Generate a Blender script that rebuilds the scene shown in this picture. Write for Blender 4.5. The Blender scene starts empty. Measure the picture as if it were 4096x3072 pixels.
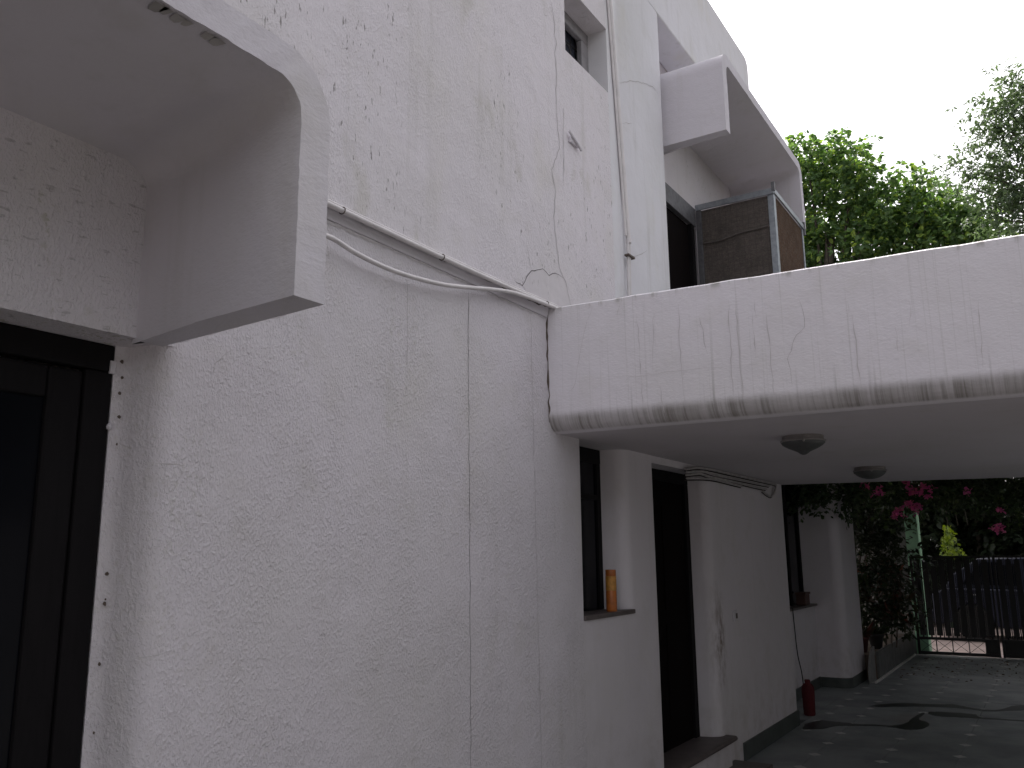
import bpy, math, random
from math import radians as rad, sin, cos, pi
from mathutils import Vector, Matrix, noise
random.seed(11)
sc = bpy.context.scene
col = sc.collection

# ---------------------------------------------------------------- camera, world, sun, exposure
CAM_H = 1.6
yaw, pitch, roll = 0.56069608, 0.19646649, -0.01048571
fw = Vector((-sin(yaw)*cos(pitch), cos(yaw)*cos(pitch), sin(pitch)))
r0 = Vector((cos(yaw), sin(yaw), 0)); u0 = r0.cross(fw)
rt = r0*cos(roll)+u0*sin(roll); up = -r0*sin(roll)+u0*cos(roll)
cam_d = bpy.data.cameras.new('camera'); cam = bpy.data.objects.new('camera', cam_d); col.objects.link(cam)
cam.matrix_world = Matrix(((rt.x, up.x, -fw.x, 0), (rt.y, up.y, -fw.y, 0), (rt.z, up.z, -fw.z, CAM_H), (0, 0, 0, 1)))
cam_d.sensor_width = 36; cam_d.lens = 3427.74*36/4096; cam_d.clip_start = .05; cam_d.clip_end = 2000
sc.camera = cam

SUN_EL, SUN_AZ = rad(58), rad(-38)          # azimuth measured from +Y towards +X (negative: behind the house)
w = bpy.data.worlds.new('World'); sc.world = w; w.use_nodes = True
nt = w.node_tree; nt.nodes.clear()
sky = nt.nodes.new('ShaderNodeTexSky'); sky.sky_type = 'NISHITA'; sky.sun_disc = False
sky.sun_elevation = SUN_EL; sky.sun_rotation = SUN_AZ
sky.dust_density = 6; sky.air_density = 1.6; sky.ozone_density = 1
hs = nt.nodes.new('ShaderNodeHueSaturation'); hs.inputs['Saturation'].default_value = .16
bg = nt.nodes.new('ShaderNodeBackground'); bg.inputs[1].default_value = .14
wo = nt.nodes.new('ShaderNodeOutputWorld')
tint = nt.nodes.new('ShaderNodeMix'); tint.data_type='RGBA'; tint.blend_type='MULTIPLY'; tint.inputs[0].default_value=1
tint.inputs[7].default_value=(1.0,.972,1.003,1)
nt.links.new(sky.outputs[0], hs.inputs['Color']); nt.links.new(hs.outputs[0], tint.inputs[6]); nt.links.new(tint.outputs[2], bg.inputs[0]); nt.links.new(bg.outputs[0], wo.inputs[0])

sun_d = bpy.data.lights.new('sun', 'SUN'); sun_d.energy = 3.0; sun_d.angle = rad(12); sun_d.color = (1, .95, .88)
sun = bpy.data.objects.new('sun', sun_d); col.objects.link(sun)
sd = Vector((sin(SUN_AZ)*cos(SUN_EL), cos(SUN_AZ)*cos(SUN_EL), sin(SUN_EL)))
sun.rotation_euler = sd.to_track_quat('Z', 'Y').to_euler()
sc.view_settings.view_transform = 'Standard'; sc.view_settings.look = 'None'
sc.view_settings.exposure = 1.10; sc.view_settings.gamma = 1
sc.view_settings.use_curve_mapping = False

# ---------------------------------------------------------------- helpers
def tag(o, label=None, cat=None, group=None, kind=None):
    if label: o['label'] = label
    if cat: o['category'] = cat
    if group: o['group'] = group
    if kind: o['kind'] = kind
    return o
def empty(name, loc, label, cat, group=None, rz=0):
    o = bpy.data.objects.new(name, None); col.objects.link(o); o.location = loc; o.rotation_euler = (0, 0, rz)
    o.empty_display_size = .1
    return tag(o, label, cat, group)
def mesh(name, v, f, m, parent=None, smooth=None, bevel=0, label=None, kind=None, local=False):
    """v in world coordinates (or local to the parent when local=True)"""
    me = bpy.data.meshes.new(name); me.from_pydata([tuple(p) for p in v], [], f); me.validate(); me.update()
    if m: me.materials.append(m)
    o = bpy.data.objects.new(name, me); col.objects.link(o)
    if smooth is not None:
        me.polygons.foreach_set('use_smooth', [True]*len(me.polygons))
        if smooth > 0: me.set_sharp_from_angle(angle=rad(smooth))
    if bevel:
        b = o.modifiers.new('bevel', 'BEVEL'); b.width = bevel; b.segments = 2; b.limit_method = 'ANGLE'; b.angle_limit = rad(40)
    if parent:
        o.parent = parent
        if not local: 
            p = parent
            M = Matrix.Identity(4)
            while p: 
                M = (Matrix.Translation(p.location) @ p.rotation_euler.to_matrix().to_4x4()) @ M; p = p.parent
            me.transform(M.inverted())
    return tag(o, label, kind=kind)
def boxg(x0, x1, y0, y1, z0, z1):
    v = [(x, y, z) for z in (z0, z1) for y in (y0, y1) for x in (x0, x1)]
    return v, [(0,2,3,1),(4,5,7,6),(0,1,5,4),(2,6,7,3),(0,4,6,2),(1,3,7,5)]
def box(name, x0, x1, y0, y1, z0, z1, m, parent=None, **k):
    v, f = boxg(x0, x1, y0, y1, z0, z1); return mesh(name, v, f, m, parent, **k)
def join(parts):
    V, F = [], []
    for v, f in parts:
        n = len(V); V += list(v); F += [tuple(i+n for i in q) for q in f]
    return V, F
def prismg(pts, ax, a, b):
    """extrude a closed 2-D outline; ax z: (x,y), ax x: (y,z), ax y: (x,z)"""
    def P(p, t): return {'z': (p[0], p[1], t), 'x': (t, p[0], p[1]), 'y': (p[0], t, p[1])}[ax]
    n = len(pts); A = sum(pts[i][0]*pts[(i+1) % n][1]-pts[(i+1) % n][0]*pts[i][1] for i in range(n))
    if (A < 0) != (ax == 'y'): pts = pts[::-1]
    v = [P(p, a) for p in pts]+[P(p, b) for p in pts]
    f = [tuple(range(n))[::-1], tuple(range(n, 2*n))]+[(i, (i+1) % n, (i+1) % n+n, i+n) for i in range(n)]
    return v, f
def prism(name, pts, ax, a, b, m, parent=None, **k):
    v, f = prismg(pts, ax, a, b); return mesh(name, v, f, m, parent, **k)
def arc(cx, cy, r, a0, a1, n=8):
    return [(cx+r*cos(rad(a0+(a1-a0)*i/n)), cy+r*sin(rad(a0+(a1-a0)*i/n))) for i in range(n+1)]
def catmull(P, n=6):
    P = [Vector(p) for p in P]
    Q = [P[0]*2-P[1]]+P+[P[-1]*2-P[-2]]; out = []
    for i in range(1, len(Q)-2):
        for k in range(n):
            t = k/n; a, b, c, d = Q[i-1:i+3]
            out.append(.5*((2*b)+(c-a)*t+(2*a-5*b+4*c-d)*t*t+(3*b-a-3*c+d)*t**3))
    return out+[P[-1]]
def tubeg(P, r, n=8, cap=True):
    P = [Vector(p) for p in P]; V, F = [], []
    rr = r if isinstance(r, (list, tuple)) else [r]*len(P)
    ref = None
    for i, p in enumerate(P):
        t = (P[min(i+1, len(P)-1)]-P[max(i-1, 0)]).normalized()
        if ref is None: ref = Vector((0, 0, 1)) if abs(t.z) < .9 else Vector((1, 0, 0))
        a = ref-t*ref.dot(t)
        if a.length < 1e-4: a = t.orthogonal()
        a.normalize(); b = t.cross(a); ref = a
        V += [p+(a*cos(2*pi*k/n)+b*sin(2*pi*k/n))*rr[i] for k in range(n)]
    for i in range(len(P)-1):
        for k in range(n): F.append((i*n+k, i*n+(k+1) % n, (i+1)*n+(k+1) % n, (i+1)*n+k))
    if cap: F += [tuple(range(n))[::-1], tuple(range(len(V)-n, len(V)))]
    return V, F
def latheg(prof, c, n=32):
    V, F = [], []
    for r, z in prof: V += [(c[0]+r*cos(2*pi*k/n), c[1]+r*sin(2*pi*k/n), c[2]+z) for k in range(n)]
    for i in range(len(prof)-1):
        for k in range(n): F.append((i*n+k, i*n+(k+1) % n, (i+1)*n+(k+1) % n, (i+1)*n+k))
    F += [tuple(range(n))[::-1], tuple(range(len(V)-n, len(V)))]
    return V, F
def ribbong(P, nrm, w, lift=.0012, jit=.35):
    """a thin raised strip that follows a crack; roughened between the given points"""
    P = [Vector(p) for p in P]; Q = []
    nrm = Vector(nrm).normalized()
    for a, b in zip(P, P[1:]):
        L = (b-a).length; k = max(2, int(L/.035)); s = nrm.cross((b-a).normalized())
        for i in range(k):
            q = a.lerp(b, i/k)
            if i: q += s*random.uniform(-1, 1)*min(.006, w*1.4)
            Q.append(q)
    Q.append(P[-1]); V, F = [], []; w *= .8
    for i, q in enumerate(Q):
        t = (Q[min(i+1, len(Q)-1)]-Q[max(0, i-1)]).normalized(); s = nrm.cross(t)
        e = min(i, len(Q)-1-i); ww = w*.5*(1+random.uniform(-jit, jit))*min(1, .25+.3*e)
        V += [q+s*ww+nrm*lift, q-s*ww+nrm*lift]
        if i: F.append((2*i-2, 2*i-1, 2*i+1, 2*i))
    return V, F

# ---------------------------------------------------------------- materials
def mat(name, base=(.5, .5, .5), rough=.6, metal=0, spec=.5):
    m = bpy.data.materials.new(name); m.use_nodes = True
    b = m.node_tree.nodes['Principled BSDF']
    b.inputs['Base Color'].default_value = (*base, 1); b.inputs['Roughness'].default_value = rough
    b.inputs['Metallic'].default_value = metal; b.inputs['Specular IOR Level'].default_value = spec
    return m
class NB:
    def __init__(s, m): s.t = m.node_tree; s.b = s.t.nodes['Principled BSDF']; s.geo = s.t.nodes.new('ShaderNodeNewGeometry')
    def l(s, a, b): s.t.links.new(a, b)
    def pos(s, scale=(1, 1, 1), rot=(0, 0, 0)):
        mp = s.t.nodes.new('ShaderNodeMapping'); mp.inputs['Scale'].default_value = scale; mp.inputs['Rotation'].default_value = rot
        s.l(s.geo.outputs['Position'], mp.inputs[0]); return mp.outputs[0]
    def noise(s, v, scale, detail=4, rough=.55, dist=0):
        n = s.t.nodes.new('ShaderNodeTexNoise'); n.inputs['Scale'].default_value = scale; n.inputs['Detail'].default_value = detail
        n.inputs['Roughness'].default_value = rough; n.inputs['Distortion'].default_value = dist; s.l(v, n.inputs['Vector']); return n.outputs['Fac']
    def vor(s, v, scale, feat='F1'):
        n = s.t.nodes.new('ShaderNodeTexVoronoi'); n.inputs['Scale'].default_value = scale; n.feature = feat; s.l(v, n.inputs['Vector']); return n.outputs['Distance']
    def ramp(s, f, a, b, lo=0., hi=1.):
        n = s.t.nodes.new('ShaderNodeMapRange'); n.interpolation_type = 'SMOOTHSTEP'
        for i, x in zip((1, 2, 3, 4), (a, b, lo, hi)): n.inputs[i].default_value = x
        s.l(f, n.inputs[0]); return n.outputs[0]
    def math(s, op, a, b=None, c=None):
        n = s.t.nodes.new('ShaderNodeMath'); n.operation = op
        for i, x in enumerate((a, b, c)):
            if x is None: continue
            if isinstance(x, (int, float)): n.inputs[i].default_value = x
            else: s.l(x, n.inputs[i])
        return n.outputs[0]
    def mix(s, fac, a, b):
        n = s.t.nodes.new('ShaderNodeMix'); n.data_type = 'RGBA'
        if isinstance(fac, (int, float)): n.inputs[0].default_value = fac
        else: s.l(fac, n.inputs[0])
        for i, x in ((6, a), (7, b)):
            if isinstance(x, tuple): n.inputs[i].default_value = (*x, 1)
            else: s.l(x, n.inputs[i])
        return n.outputs[2]
    def xyz(s):
        n = s.t.nodes.new('ShaderNodeSeparateXYZ'); s.l(s.geo.outputs['Position'], n.inputs[0]); return n.outputs
    def bump(s, h, strength, dist):
        n = s.t.nodes.new('ShaderNodeBump'); n.inputs['Strength'].default_value = strength; n.inputs['Distance'].default_value = dist
        s.l(h, n.inputs['Height'])
        if s.b.inputs['Normal'].links: s.l(s.b.inputs['Normal'].links[0].from_socket, n.inputs['Normal'])
        s.l(n.outputs[0], s.b.inputs['Normal'])
    def color(s, c): s.l(c, s.b.inputs['Base Color'])

WHITE = (.675, .643, .678)
def stucco(name, base=WHITE, rough_amt=1.0, specks=0., dirt=.3, drips=0., mould=0., flecks=0., smear=0.):
    m = mat(name, base, .85, 0, .25); n = NB(m); X, Y, Z = n.xyz()
    big = n.noise(n.pos(), .9, 3); med = n.noise(n.pos(), 5, 5)
    c = n.mix(n.ramp(big, .4, .72), base, (base[0]*.95, base[1]*.955, base[2]*.93))
    c = n.mix(n.ramp(med, .52, .75, 0, .35), c, (base[0]*.86, base[1]*.86, base[2]*.80))
    if dirt:
        st = n.noise(n.pos((9, 9, .7)), 1, 5, .6)
        c = n.mix(n.math('MULTIPLY', n.ramp(st, .54, .8), dirt), c, (.42, .405, .37))
        yel = n.noise(n.pos((1.7, 1.7, .9)), 1.3, 4)
        c = n.mix(n.math('MULTIPLY', n.ramp(yel, .55, .75), dirt*.8), c, (.60, .58, .50))
    if specks:
        s = n.noise(n.pos((60, 60, 17), (rad(16), 0, 0)), 1, 3, .55)
        area = n.ramp(n.noise(n.pos((1.2, 1.2, .55)), 1.2, 3), .44, .60, .05, 1)
        c = n.mix(n.math('MULTIPLY', n.math('MULTIPLY', n.ramp(s, .64, .72), area), specks), c, (.17, .16, .15))
        c = n.mix(n.math('MULTIPLY', n.ramp(n.noise(n.pos((1.9, 1.9, .9)), 2.2, 5), .60, .72), specks*.35), c, (.40, .39, .29))
    if smear:   # hand marks beside the dark door
        ky = n.ramp(n.math('ABSOLUTE', n.math('SUBTRACT', Y, 6.60)), .16, .0); kz = n.ramp(n.math('ABSOLUTE', n.math('SUBTRACT', Z, .95)), .55, .0)
        s = n.ramp(n.noise(n.pos((22, 22, 9)), 1, 5, .7), .38, .66)
        c = n.mix(n.math('MULTIPLY', n.math('MULTIPLY', ky, kz), n.math('MULTIPLY', s, smear)), c, (.20, .15, .12))
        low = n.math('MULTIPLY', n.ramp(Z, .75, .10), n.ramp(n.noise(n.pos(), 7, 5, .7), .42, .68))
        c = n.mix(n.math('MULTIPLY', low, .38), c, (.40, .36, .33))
    if flecks:
        s = n.noise(n.pos((40, 22, 75), (rad(12), 0, 0)), 1, 3, .5)
        c = n.mix(n.math('MULTIPLY', n.ramp(s, .62, .70), flecks), c, (.22, .21, .21))
    if mould:
        s = n.noise(n.pos((40, 40, 40)), 1, 4, .6)
        area = n.ramp(n.noise(n.pos((2, 2, 1.2)), 1.7, 3), .5, .62)
        c = n.mix(n.math('MULTIPLY', n.math('MULTIPLY', n.ramp(s, .56, .63), area), mould), c, (.33, .32, .22))
    if drips:
        d1 = n.noise(n.pos((48, 1, .32)), 1, 4, .7)
        c = n.mix(n.math('MULTIPLY', n.ramp(d1, .56, .70), n.math('MULTIPLY', n.ramp(Z, 2.2515, 2.262), .42*drips)), c, (.47, .455, .44))
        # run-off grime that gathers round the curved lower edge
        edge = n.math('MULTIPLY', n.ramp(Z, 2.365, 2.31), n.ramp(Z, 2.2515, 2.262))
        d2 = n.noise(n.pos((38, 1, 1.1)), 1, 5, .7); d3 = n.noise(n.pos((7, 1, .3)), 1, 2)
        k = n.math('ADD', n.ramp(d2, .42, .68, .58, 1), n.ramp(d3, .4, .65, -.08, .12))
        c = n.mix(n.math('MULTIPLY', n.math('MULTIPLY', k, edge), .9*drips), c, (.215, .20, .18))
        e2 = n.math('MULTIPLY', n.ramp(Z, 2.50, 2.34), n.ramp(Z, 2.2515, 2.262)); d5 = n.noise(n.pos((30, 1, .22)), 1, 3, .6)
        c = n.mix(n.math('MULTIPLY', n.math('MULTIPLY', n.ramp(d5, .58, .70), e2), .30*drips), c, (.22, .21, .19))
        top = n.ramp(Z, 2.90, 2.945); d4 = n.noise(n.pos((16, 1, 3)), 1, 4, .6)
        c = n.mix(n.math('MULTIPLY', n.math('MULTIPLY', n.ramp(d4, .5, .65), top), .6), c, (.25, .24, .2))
    n.color(c)
    if rough_amt:
        wob = n.noise(n.pos((1, 1.3, .8)), 3.2, 4, .6)
        a = n.noise(n.pos((95, 115, 70), (rad(35), 0, 0)), 1, 2.5, .6, .25)
        g = n.noise(n.pos((150, 190, 120), (rad(-30), 0, 0)), 1, 3, .6)
        k2 = n.noise(n.pos((38, 46, 30), (rad(50), 0, 0)), 1, 2, .5)
        h = n.math('ADD', n.math('MULTIPLY', n.ramp(a, .44, .68), .75), n.math('MULTIPLY', g, .45))
        h = n.math('ADD', h, n.math('MULTIPLY', n.ramp(k2, .5, .7), .45))
        h = n.math('MULTIPLY', h, n.ramp(wob, .34, .62, .55, 1.1))
        n.bump(h, min(1, .52*rough_amt+.1), .0052*rough_amt)
        n.bump(n.noise(n.pos(), 3.2, 3), .5, .03)
    else:
        n.bump(n.noise(n.pos((1, 1, 2.2)), 48, 5, .65), .5, .0045); n.bump(n.noise(n.pos(), 5, 4), .6, .016)
    return m
M = {}
M['wall'] = stucco('rough_white_plaster', rough_amt=1, dirt=.25, mould=.15)
M['upper'] = stucco('weathered_white_plaster', (.70, .668, .70), rough_amt=.8, specks=.8, dirt=.32)
M['hoodwall'] = stucco('rough_white_plaster_mouldy', rough_amt=.9, dirt=.25, mould=.7, flecks=.38)
M['smooth'] = stucco('smooth_white_plaster', (.625, .60, .64), rough_amt=0, dirt=.22)
M['fascia'] = stucco('weathered_parapet_plaster', (.70, .695, .725), rough_amt=.35, dirt=.5)
M['beam'] = stucco('streaked_white_plaster', (.785, .755, .795), rough_amt=.0, dirt=.1, drips=1)
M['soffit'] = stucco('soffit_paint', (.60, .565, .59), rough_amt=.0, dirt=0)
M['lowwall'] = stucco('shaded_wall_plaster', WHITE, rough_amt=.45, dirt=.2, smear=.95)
M['crack'] = mat('crack_shadow', (.10, .095, .09), 1, 0, 0)
M['hair'] = mat('hairline_crack', (.46, .44, .44), 1, 0, 0)
M['grime'] = mat('grime_shade_line', (.57, .545, .55), 1, 0, 0)
def simple(name, base, rough, metal=0, var=.25, sc_=12, bump=.15, spec=.5, aniso=(1, 1, 1)):
    m = mat(name, base, rough, metal, spec); n = NB(m)
    f = n.noise(n.pos(aniso), sc_, 5, .6)
    n.color(n.mix(n.ramp(f, .35, .7), base, tuple(c*(1-var) for c in base)))
    if bump: n.bump(f, bump, .004)
    return m
M['darkwood'] = simple('dark_stained_wood', (.007, .006, .007), .7, spec=.15, aniso=(1, 1, .12), sc_=60)
M['reddoor'] = simple('dark_red_brown_door', (.005, .003, .003), .9, spec=.1, aniso=(1, 1, .12), sc_=60)
M['glass'] = mat('dark_window_glass', (.004, .0045, .007), .15, 0, .12)
M['greyframe'] = simple('grey_window_frame', (.30, .29, .30), .6)
M['grille'] = mat('black_grille_iron', (.02, .02, .022), .5)
M['pvc'] = simple('aged_white_conduit', (.68, .65, .65), .45, var=.12, sc_=9)
M['wire'] = simple('painted_cable', (.52, .49, .49), .6)
M['darkcable'] = mat('black_cable', (.012, .012, .012), .5)
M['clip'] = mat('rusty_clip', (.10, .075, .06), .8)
M['galv'] = simple('galvanised_steel', (.36, .39, .42), .42, .7, .25, 25, .1)
M['galvdark'] = simple('weathered_dark_steel', (.17, .17, .18), .55, .5, .3, 25, .1)
M['floor'] = None
# ---------------------------------------------------------------- traced crack and pipe courses (metres, on the wall planes)
WALL = [[(-2.285, 3.253, 2.849), (-2.285, 3.249, 2.435), (-2.285, 3.258, 1.963), (-2.285, 3.262, 1.511), (-2.285, 3.265, 1.078), (-2.285, 3.268, 0.612)], [(-2.285, 3.837, 2.881), (-2.285, 3.84, 2.537), (-2.285, 3.851, 1.876), (-2.285, 3.862, 1.25), (-2.285, 3.876, 0.481)], [(-2.285, 2.79, 2.883), (-2.285, 2.79, 2.633), (-2.285, 2.799, 2.358)], [(-2.285, 1.601, 1.882), (-2.285, 1.653, 1.882), (-2.285, 1.72, 1.881)], [(-2.285, 1.569, 1.316), (-2.285, 1.631, 1.319), (-2.285, 1.703, 1.329)], [(-2.285, 1.799, 2.186), (-2.285, 1.808, 2.229), (-2.285, 1.835, 2.255), (-2.285, 1.874, 2.284)]]
UPPER = [[(-2.26, 4.085, 4.909), (-2.26, 4.104, 4.86), (-2.26, 4.13, 4.773), (-2.26, 4.118, 4.689), (-2.26, 4.15, 4.652), (-2.26, 4.121, 4.573), (-2.26, 4.136, 4.526), (-2.26, 4.136, 4.413), (-2.26, 4.127, 4.297), (-2.26, 4.126, 4.228), (-2.26, 4.137, 4.123), (-2.26, 4.153, 3.96), (-2.26, 4.056, 3.79), (-2.26, 4.096, 3.676), (-2.26, 4.067, 3.503), (-2.26, 4.093, 3.34), (-2.26, 4.121, 3.212), (-2.26, 4.197, 3.142), (-2.26, 4.247, 3.013)], [(-2.26, 3.629, 3.006), (-2.26, 3.665, 2.996), (-2.26, 3.709, 2.994), (-2.26, 3.755, 3.055), (-2.26, 3.808, 3.105), (-2.26, 3.861, 3.123), (-2.26, 3.929, 3.15), (-2.26, 3.998, 3.129), (-2.26, 4.07, 3.164), (-2.26, 4.164, 3.16)], [(-2.26, 3.759, 3.238), (-2.26, 3.789, 3.149), (-2.26, 3.814, 3.085)], [(-2.26, 4.226, 4.275), (-2.26, 4.206, 4.092), (-2.26, 4.206, 3.849), (-2.26, 4.197, 3.737)], [(-2.26, 5.049, 4.532), (-2.26, 5.244, 4.612)], [(-2.26, 5.042, 4.83), (-2.26, 5.275, 4.96), (-2.26, 5.486, 5.049), (-2.26, 5.669, 5.108), (-2.26, 5.779, 5.098)], [(-2.26, 5.088, 3.555), (-2.26, 5.216, 3.607), (-2.26, 5.419, 3.71)]]
BEAM = [[(-2.008, 4.03, 2.915), (-2.051, 4.027, 2.807), (-2.074, 4.025, 2.721), (-2.096, 4.024, 2.624), (-2.115, 4.022, 2.526), (-2.133, 4.021, 2.478), (-2.16, 4.019, 2.456)], [(-1.652, 4.056, 2.837), (-1.673, 4.054, 2.792), (-1.672, 4.054, 2.682), (-1.683, 4.054, 2.599), (-1.684, 4.054, 2.516)], [(-1.426, 4.072, 2.769), (-1.412, 4.073, 2.708), (-1.41, 4.073, 2.637), (-1.396, 4.074, 2.577)], [(-0.939, 4.108, 2.79), (-0.925, 4.109, 2.732), (-0.923, 4.109, 2.653), (-0.962, 4.106, 2.619), (-0.984, 4.104, 2.577), (-0.994, 4.104, 2.54), (-1.012, 4.102, 2.506), (-1.002, 4.103, 2.452), (-1.0, 4.103, 2.375)], [(-1.146, 4.093, 2.822), (-1.151, 4.092, 2.776), (-1.146, 4.093, 2.729)], [(-1.944, 4.035, 2.502), (-1.842, 4.042, 2.515), (-1.78, 4.047, 2.5), (-1.719, 4.051, 2.502), (-1.622, 4.058, 2.509), (-1.446, 4.071, 2.507), (-1.321, 4.08, 2.501)], [(-0.722, 4.123, 2.757), (-0.719, 4.124, 2.713), (-0.73, 4.123, 2.681)], [(-0.465, 4.142, 2.718), (-0.46, 4.142, 2.653), (-0.472, 4.142, 2.592)], [(-1.839, 4.042, 2.927), (-1.864, 4.041, 2.868), (-1.871, 4.04, 2.838)]]
DRIP = [[(-1.533, 4.065, 2.856), (-1.537, 4.064, 2.641), (-1.532, 4.065, 2.487), (-1.53, 4.065, 2.313)], [(-1.239, 4.086, 2.836), (-1.24, 4.086, 2.65), (-1.237, 4.086, 2.455), (-1.234, 4.086, 2.331)], [(-1.101, 4.096, 2.792), (-1.096, 4.096, 2.665), (-1.09, 4.097, 2.529), (-1.086, 4.097, 2.339)], [(-1.275, 4.083, 2.841), (-1.279, 4.083, 2.609), (-1.28, 4.083, 2.347)], [(-1.76, 4.048, 2.841), (-1.751, 4.049, 2.668), (-1.746, 4.049, 2.487), (-1.745, 4.049, 2.344)], [(-0.708, 4.124, 2.689), (-0.702, 4.125, 2.515), (-0.699, 4.125, 2.323)], [(-1.161, 4.091, 2.754), (-1.16, 4.092, 2.639), (-1.163, 4.091, 2.526)], [(-1.649, 4.056, 2.447), (-1.646, 4.056, 2.37), (-1.634, 4.057, 2.299)], [(-0.532, 4.137, 2.6), (-0.529, 4.137, 2.473)], [(-0.189, 4.162, 2.676), (-0.203, 4.161, 2.373)]]
WIRES = [[(-2.262, 5.986, 2.199), (-2.262, 6.24, 2.229), (-2.262, 6.565, 2.243), (-2.262, 6.916, 2.241), (-2.262, 7.299, 2.243), (-2.262, 7.79, 2.237), (-2.262, 8.258, 2.236), (-2.262, 8.364, 2.229), (-2.262, 8.327, 2.183), (-2.262, 8.252, 2.131), (-2.262, 8.146, 2.111), (-2.262, 7.993, 2.131), (-2.262, 7.902, 2.15)], [(-2.262, 5.983, 2.176), (-2.262, 6.342, 2.209), (-2.262, 6.672, 2.202), (-2.262, 7.292, 2.206), (-2.262, 7.783, 2.206), (-2.262, 8.13, 2.208)], [(-2.262, 5.98, 2.156), (-2.262, 6.286, 2.187), (-2.262, 6.499, 2.18), (-2.262, 6.935, 2.18), (-2.262, 7.42, 2.175), (-2.262, 7.775, 2.171), (-2.262, 8.022, 2.171)], [(-2.262, 5.976, 2.131), (-2.262, 6.36, 2.157), (-2.262, 6.666, 2.165), (-2.262, 7.024, 2.158), (-2.262, 7.281, 2.154)]]
CABLE = [(-2.235, 2.108, 2.767), (-2.235, 2.251, 2.798), (-2.235, 2.402, 2.778), (-2.235, 2.567, 2.769), (-2.235, 2.746, 2.775), (-2.235, 2.978, 2.801), (-2.235, 3.194, 2.843), (-2.235, 3.365, 2.88), (-2.235, 3.573, 2.917), (-2.235, 3.799, 2.934), (-2.235, 4.075, 2.947)]
PIPE = [(-2.24, 2.104, 2.931), (-2.24, 2.254, 2.931), (-2.24, 2.766, 2.93), (-2.24, 3.243, 2.933), (-2.24, 3.705, 2.941), (-2.24, 4.078, 2.949)]
FLOWERS = [(-2.379, 12.6, 2.499), (-2.245, 12.6, 2.497), (-2.186, 12.6, 2.468), (-2.227, 12.6, 2.423), (-2.07, 12.6, 2.379), (-1.983, 12.6, 2.398), (-2.034, 12.6, 2.422), (-1.661, 12.6, 2.498), (-1.638, 12.6, 2.415), (-1.602, 12.6, 2.375), (-1.556, 12.6, 2.365), (-1.522, 12.6, 2.354), (-1.468, 12.6, 2.432), (-1.393, 12.6, 2.37), (-1.434, 12.6, 2.304), (-1.714, 12.6, 2.189), (-1.664, 12.6, 2.212), (-1.644, 12.6, 2.181), (-1.573, 12.6, 2.183), (-1.552, 12.6, 2.157), (-1.839, 12.6, 2.122), (-1.857, 12.6, 2.054), (-1.772, 12.6, 2.071), (-1.582, 12.6, 2.09), (-0.961, 12.6, 2.332), (-0.619, 12.6, 2.086), (-0.646, 12.6, 1.871), (-0.691, 12.6, 1.848), (-0.616, 12.6, 1.853)]
YEL = [(-1.739, 16.3, 2.021), (-1.299, 16.3, 1.514)]


# ================================================================ GROUND
def ground_mat(name, base, var, sc_):
    m = mat(name, base, .8); n = NB(m); f = n.noise(n.pos(), sc_, 6, .6)
    n.color(n.mix(n.ramp(f, .35, .7), base, tuple(c*(1-var) for c in base))); n.bump(f, .3, .01); return m
M['earth'] = ground_mat('bare_earth', (.17, .13, .10), .35, 3)
box('ground', -60, 60, -40, 90, -.6, -.05, M['earth'], kind='structure')
def terrazzo():
    m = mat('green_grey_terrazzo', (.15, .18, .17), .5, 0, .3); n = NB(m)
    f = n.noise(n.pos(), 2.2, 5, .6); g = n.noise(n.pos(), 240, 3, .6); d = n.noise(n.pos((1, .35, 1)), 1.1, 4)
    oi = n.t.nodes.new('ShaderNodeObjectInfo')
    c = n.mix(n.ramp(f, .35, .7), (.25, .268, .272), (.19, .209, .21))
    c = n.mix(n.ramp(g, .55, .7, 0, .35), c, (.34, .35, .35))
    c = n.mix(n.math('MULTIPLY', oi.outputs['Random'], .25), c, (.29, .305, .305))
    c = n.mix(n.ramp(d, .58, .72, 0, .6), c, (.19, .165, .145))
    n.color(c); n.l(n.ramp(f, .3, .7, .42, .6), n.b.inputs['Roughness']); return m
M['tile'] = terrazzo()
M['inlay'] = simple('white_marble_inlay', (.56, .56, .55), .5)
box('driveway_base', -2.60, 2.9, -8, 15.12, -.05, -.006, ground_mat('grout', (.12, .13, .127), .3, 8), kind='structure')
box('bounce_forecourt', -2.29, 2.94, -8, 5.55, -.05, .0, ground_mat('pale_cement_paving', (.13, .125, .12), .2, 2), kind='structure')  # unseen cement added to bounce light up to the ceiling and hood
drive = empty('driveway', (0, 0, 0), None, None); drive['kind'] = 'structure'
XG = [-2.285, -2.17, -1.87, -1.37, -.87, .13, 1.13, 2.13, 2.85]; SY, OY = .4775, 7.022
rows = range(-3, 17)
cache = {}
def tilemesh(x0, x1, cut):
    key = (round(x1-x0, 3), cut)
    if key in cache: return cache[key]
    w, g, e = x1-x0, .0016, .054
    cl, cr = cut
    def corner(x, y, sx, sy, c):
        if not c: return [(x, y)]
        return [(x-sx*e, y), (x, y-sy*e)]
    pts = []
    a = corner(g, g, -1, -1, cl); pts += a[::-1]
    pts += corner(w-g, g, 1, -1, cr)
    pts += corner(w-g, SY-g, 1, 1, cr)[::-1]
    pts += corner(g, SY-g, -1, 1, cl)
    v, f = prismg(pts, 'z', -.012, 0)
    me = bpy.data.meshes.new('tile'); me.from_pydata(v, [], f); me.update(); me.materials.append(M['tile']); cache[key] = me; return me
e = .051
v, f = prismg([(-e, 0), (0, -e), (e, 0), (0, e)], 'z', -.012, .0005)
ime = bpy.data.meshes.new('marble_inlay'); ime.from_pydata(v, [], f); ime.update(); ime.materials.append(M['inlay'])
CUT = {-2.17, -1.87, -1.37, -.87}
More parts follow.
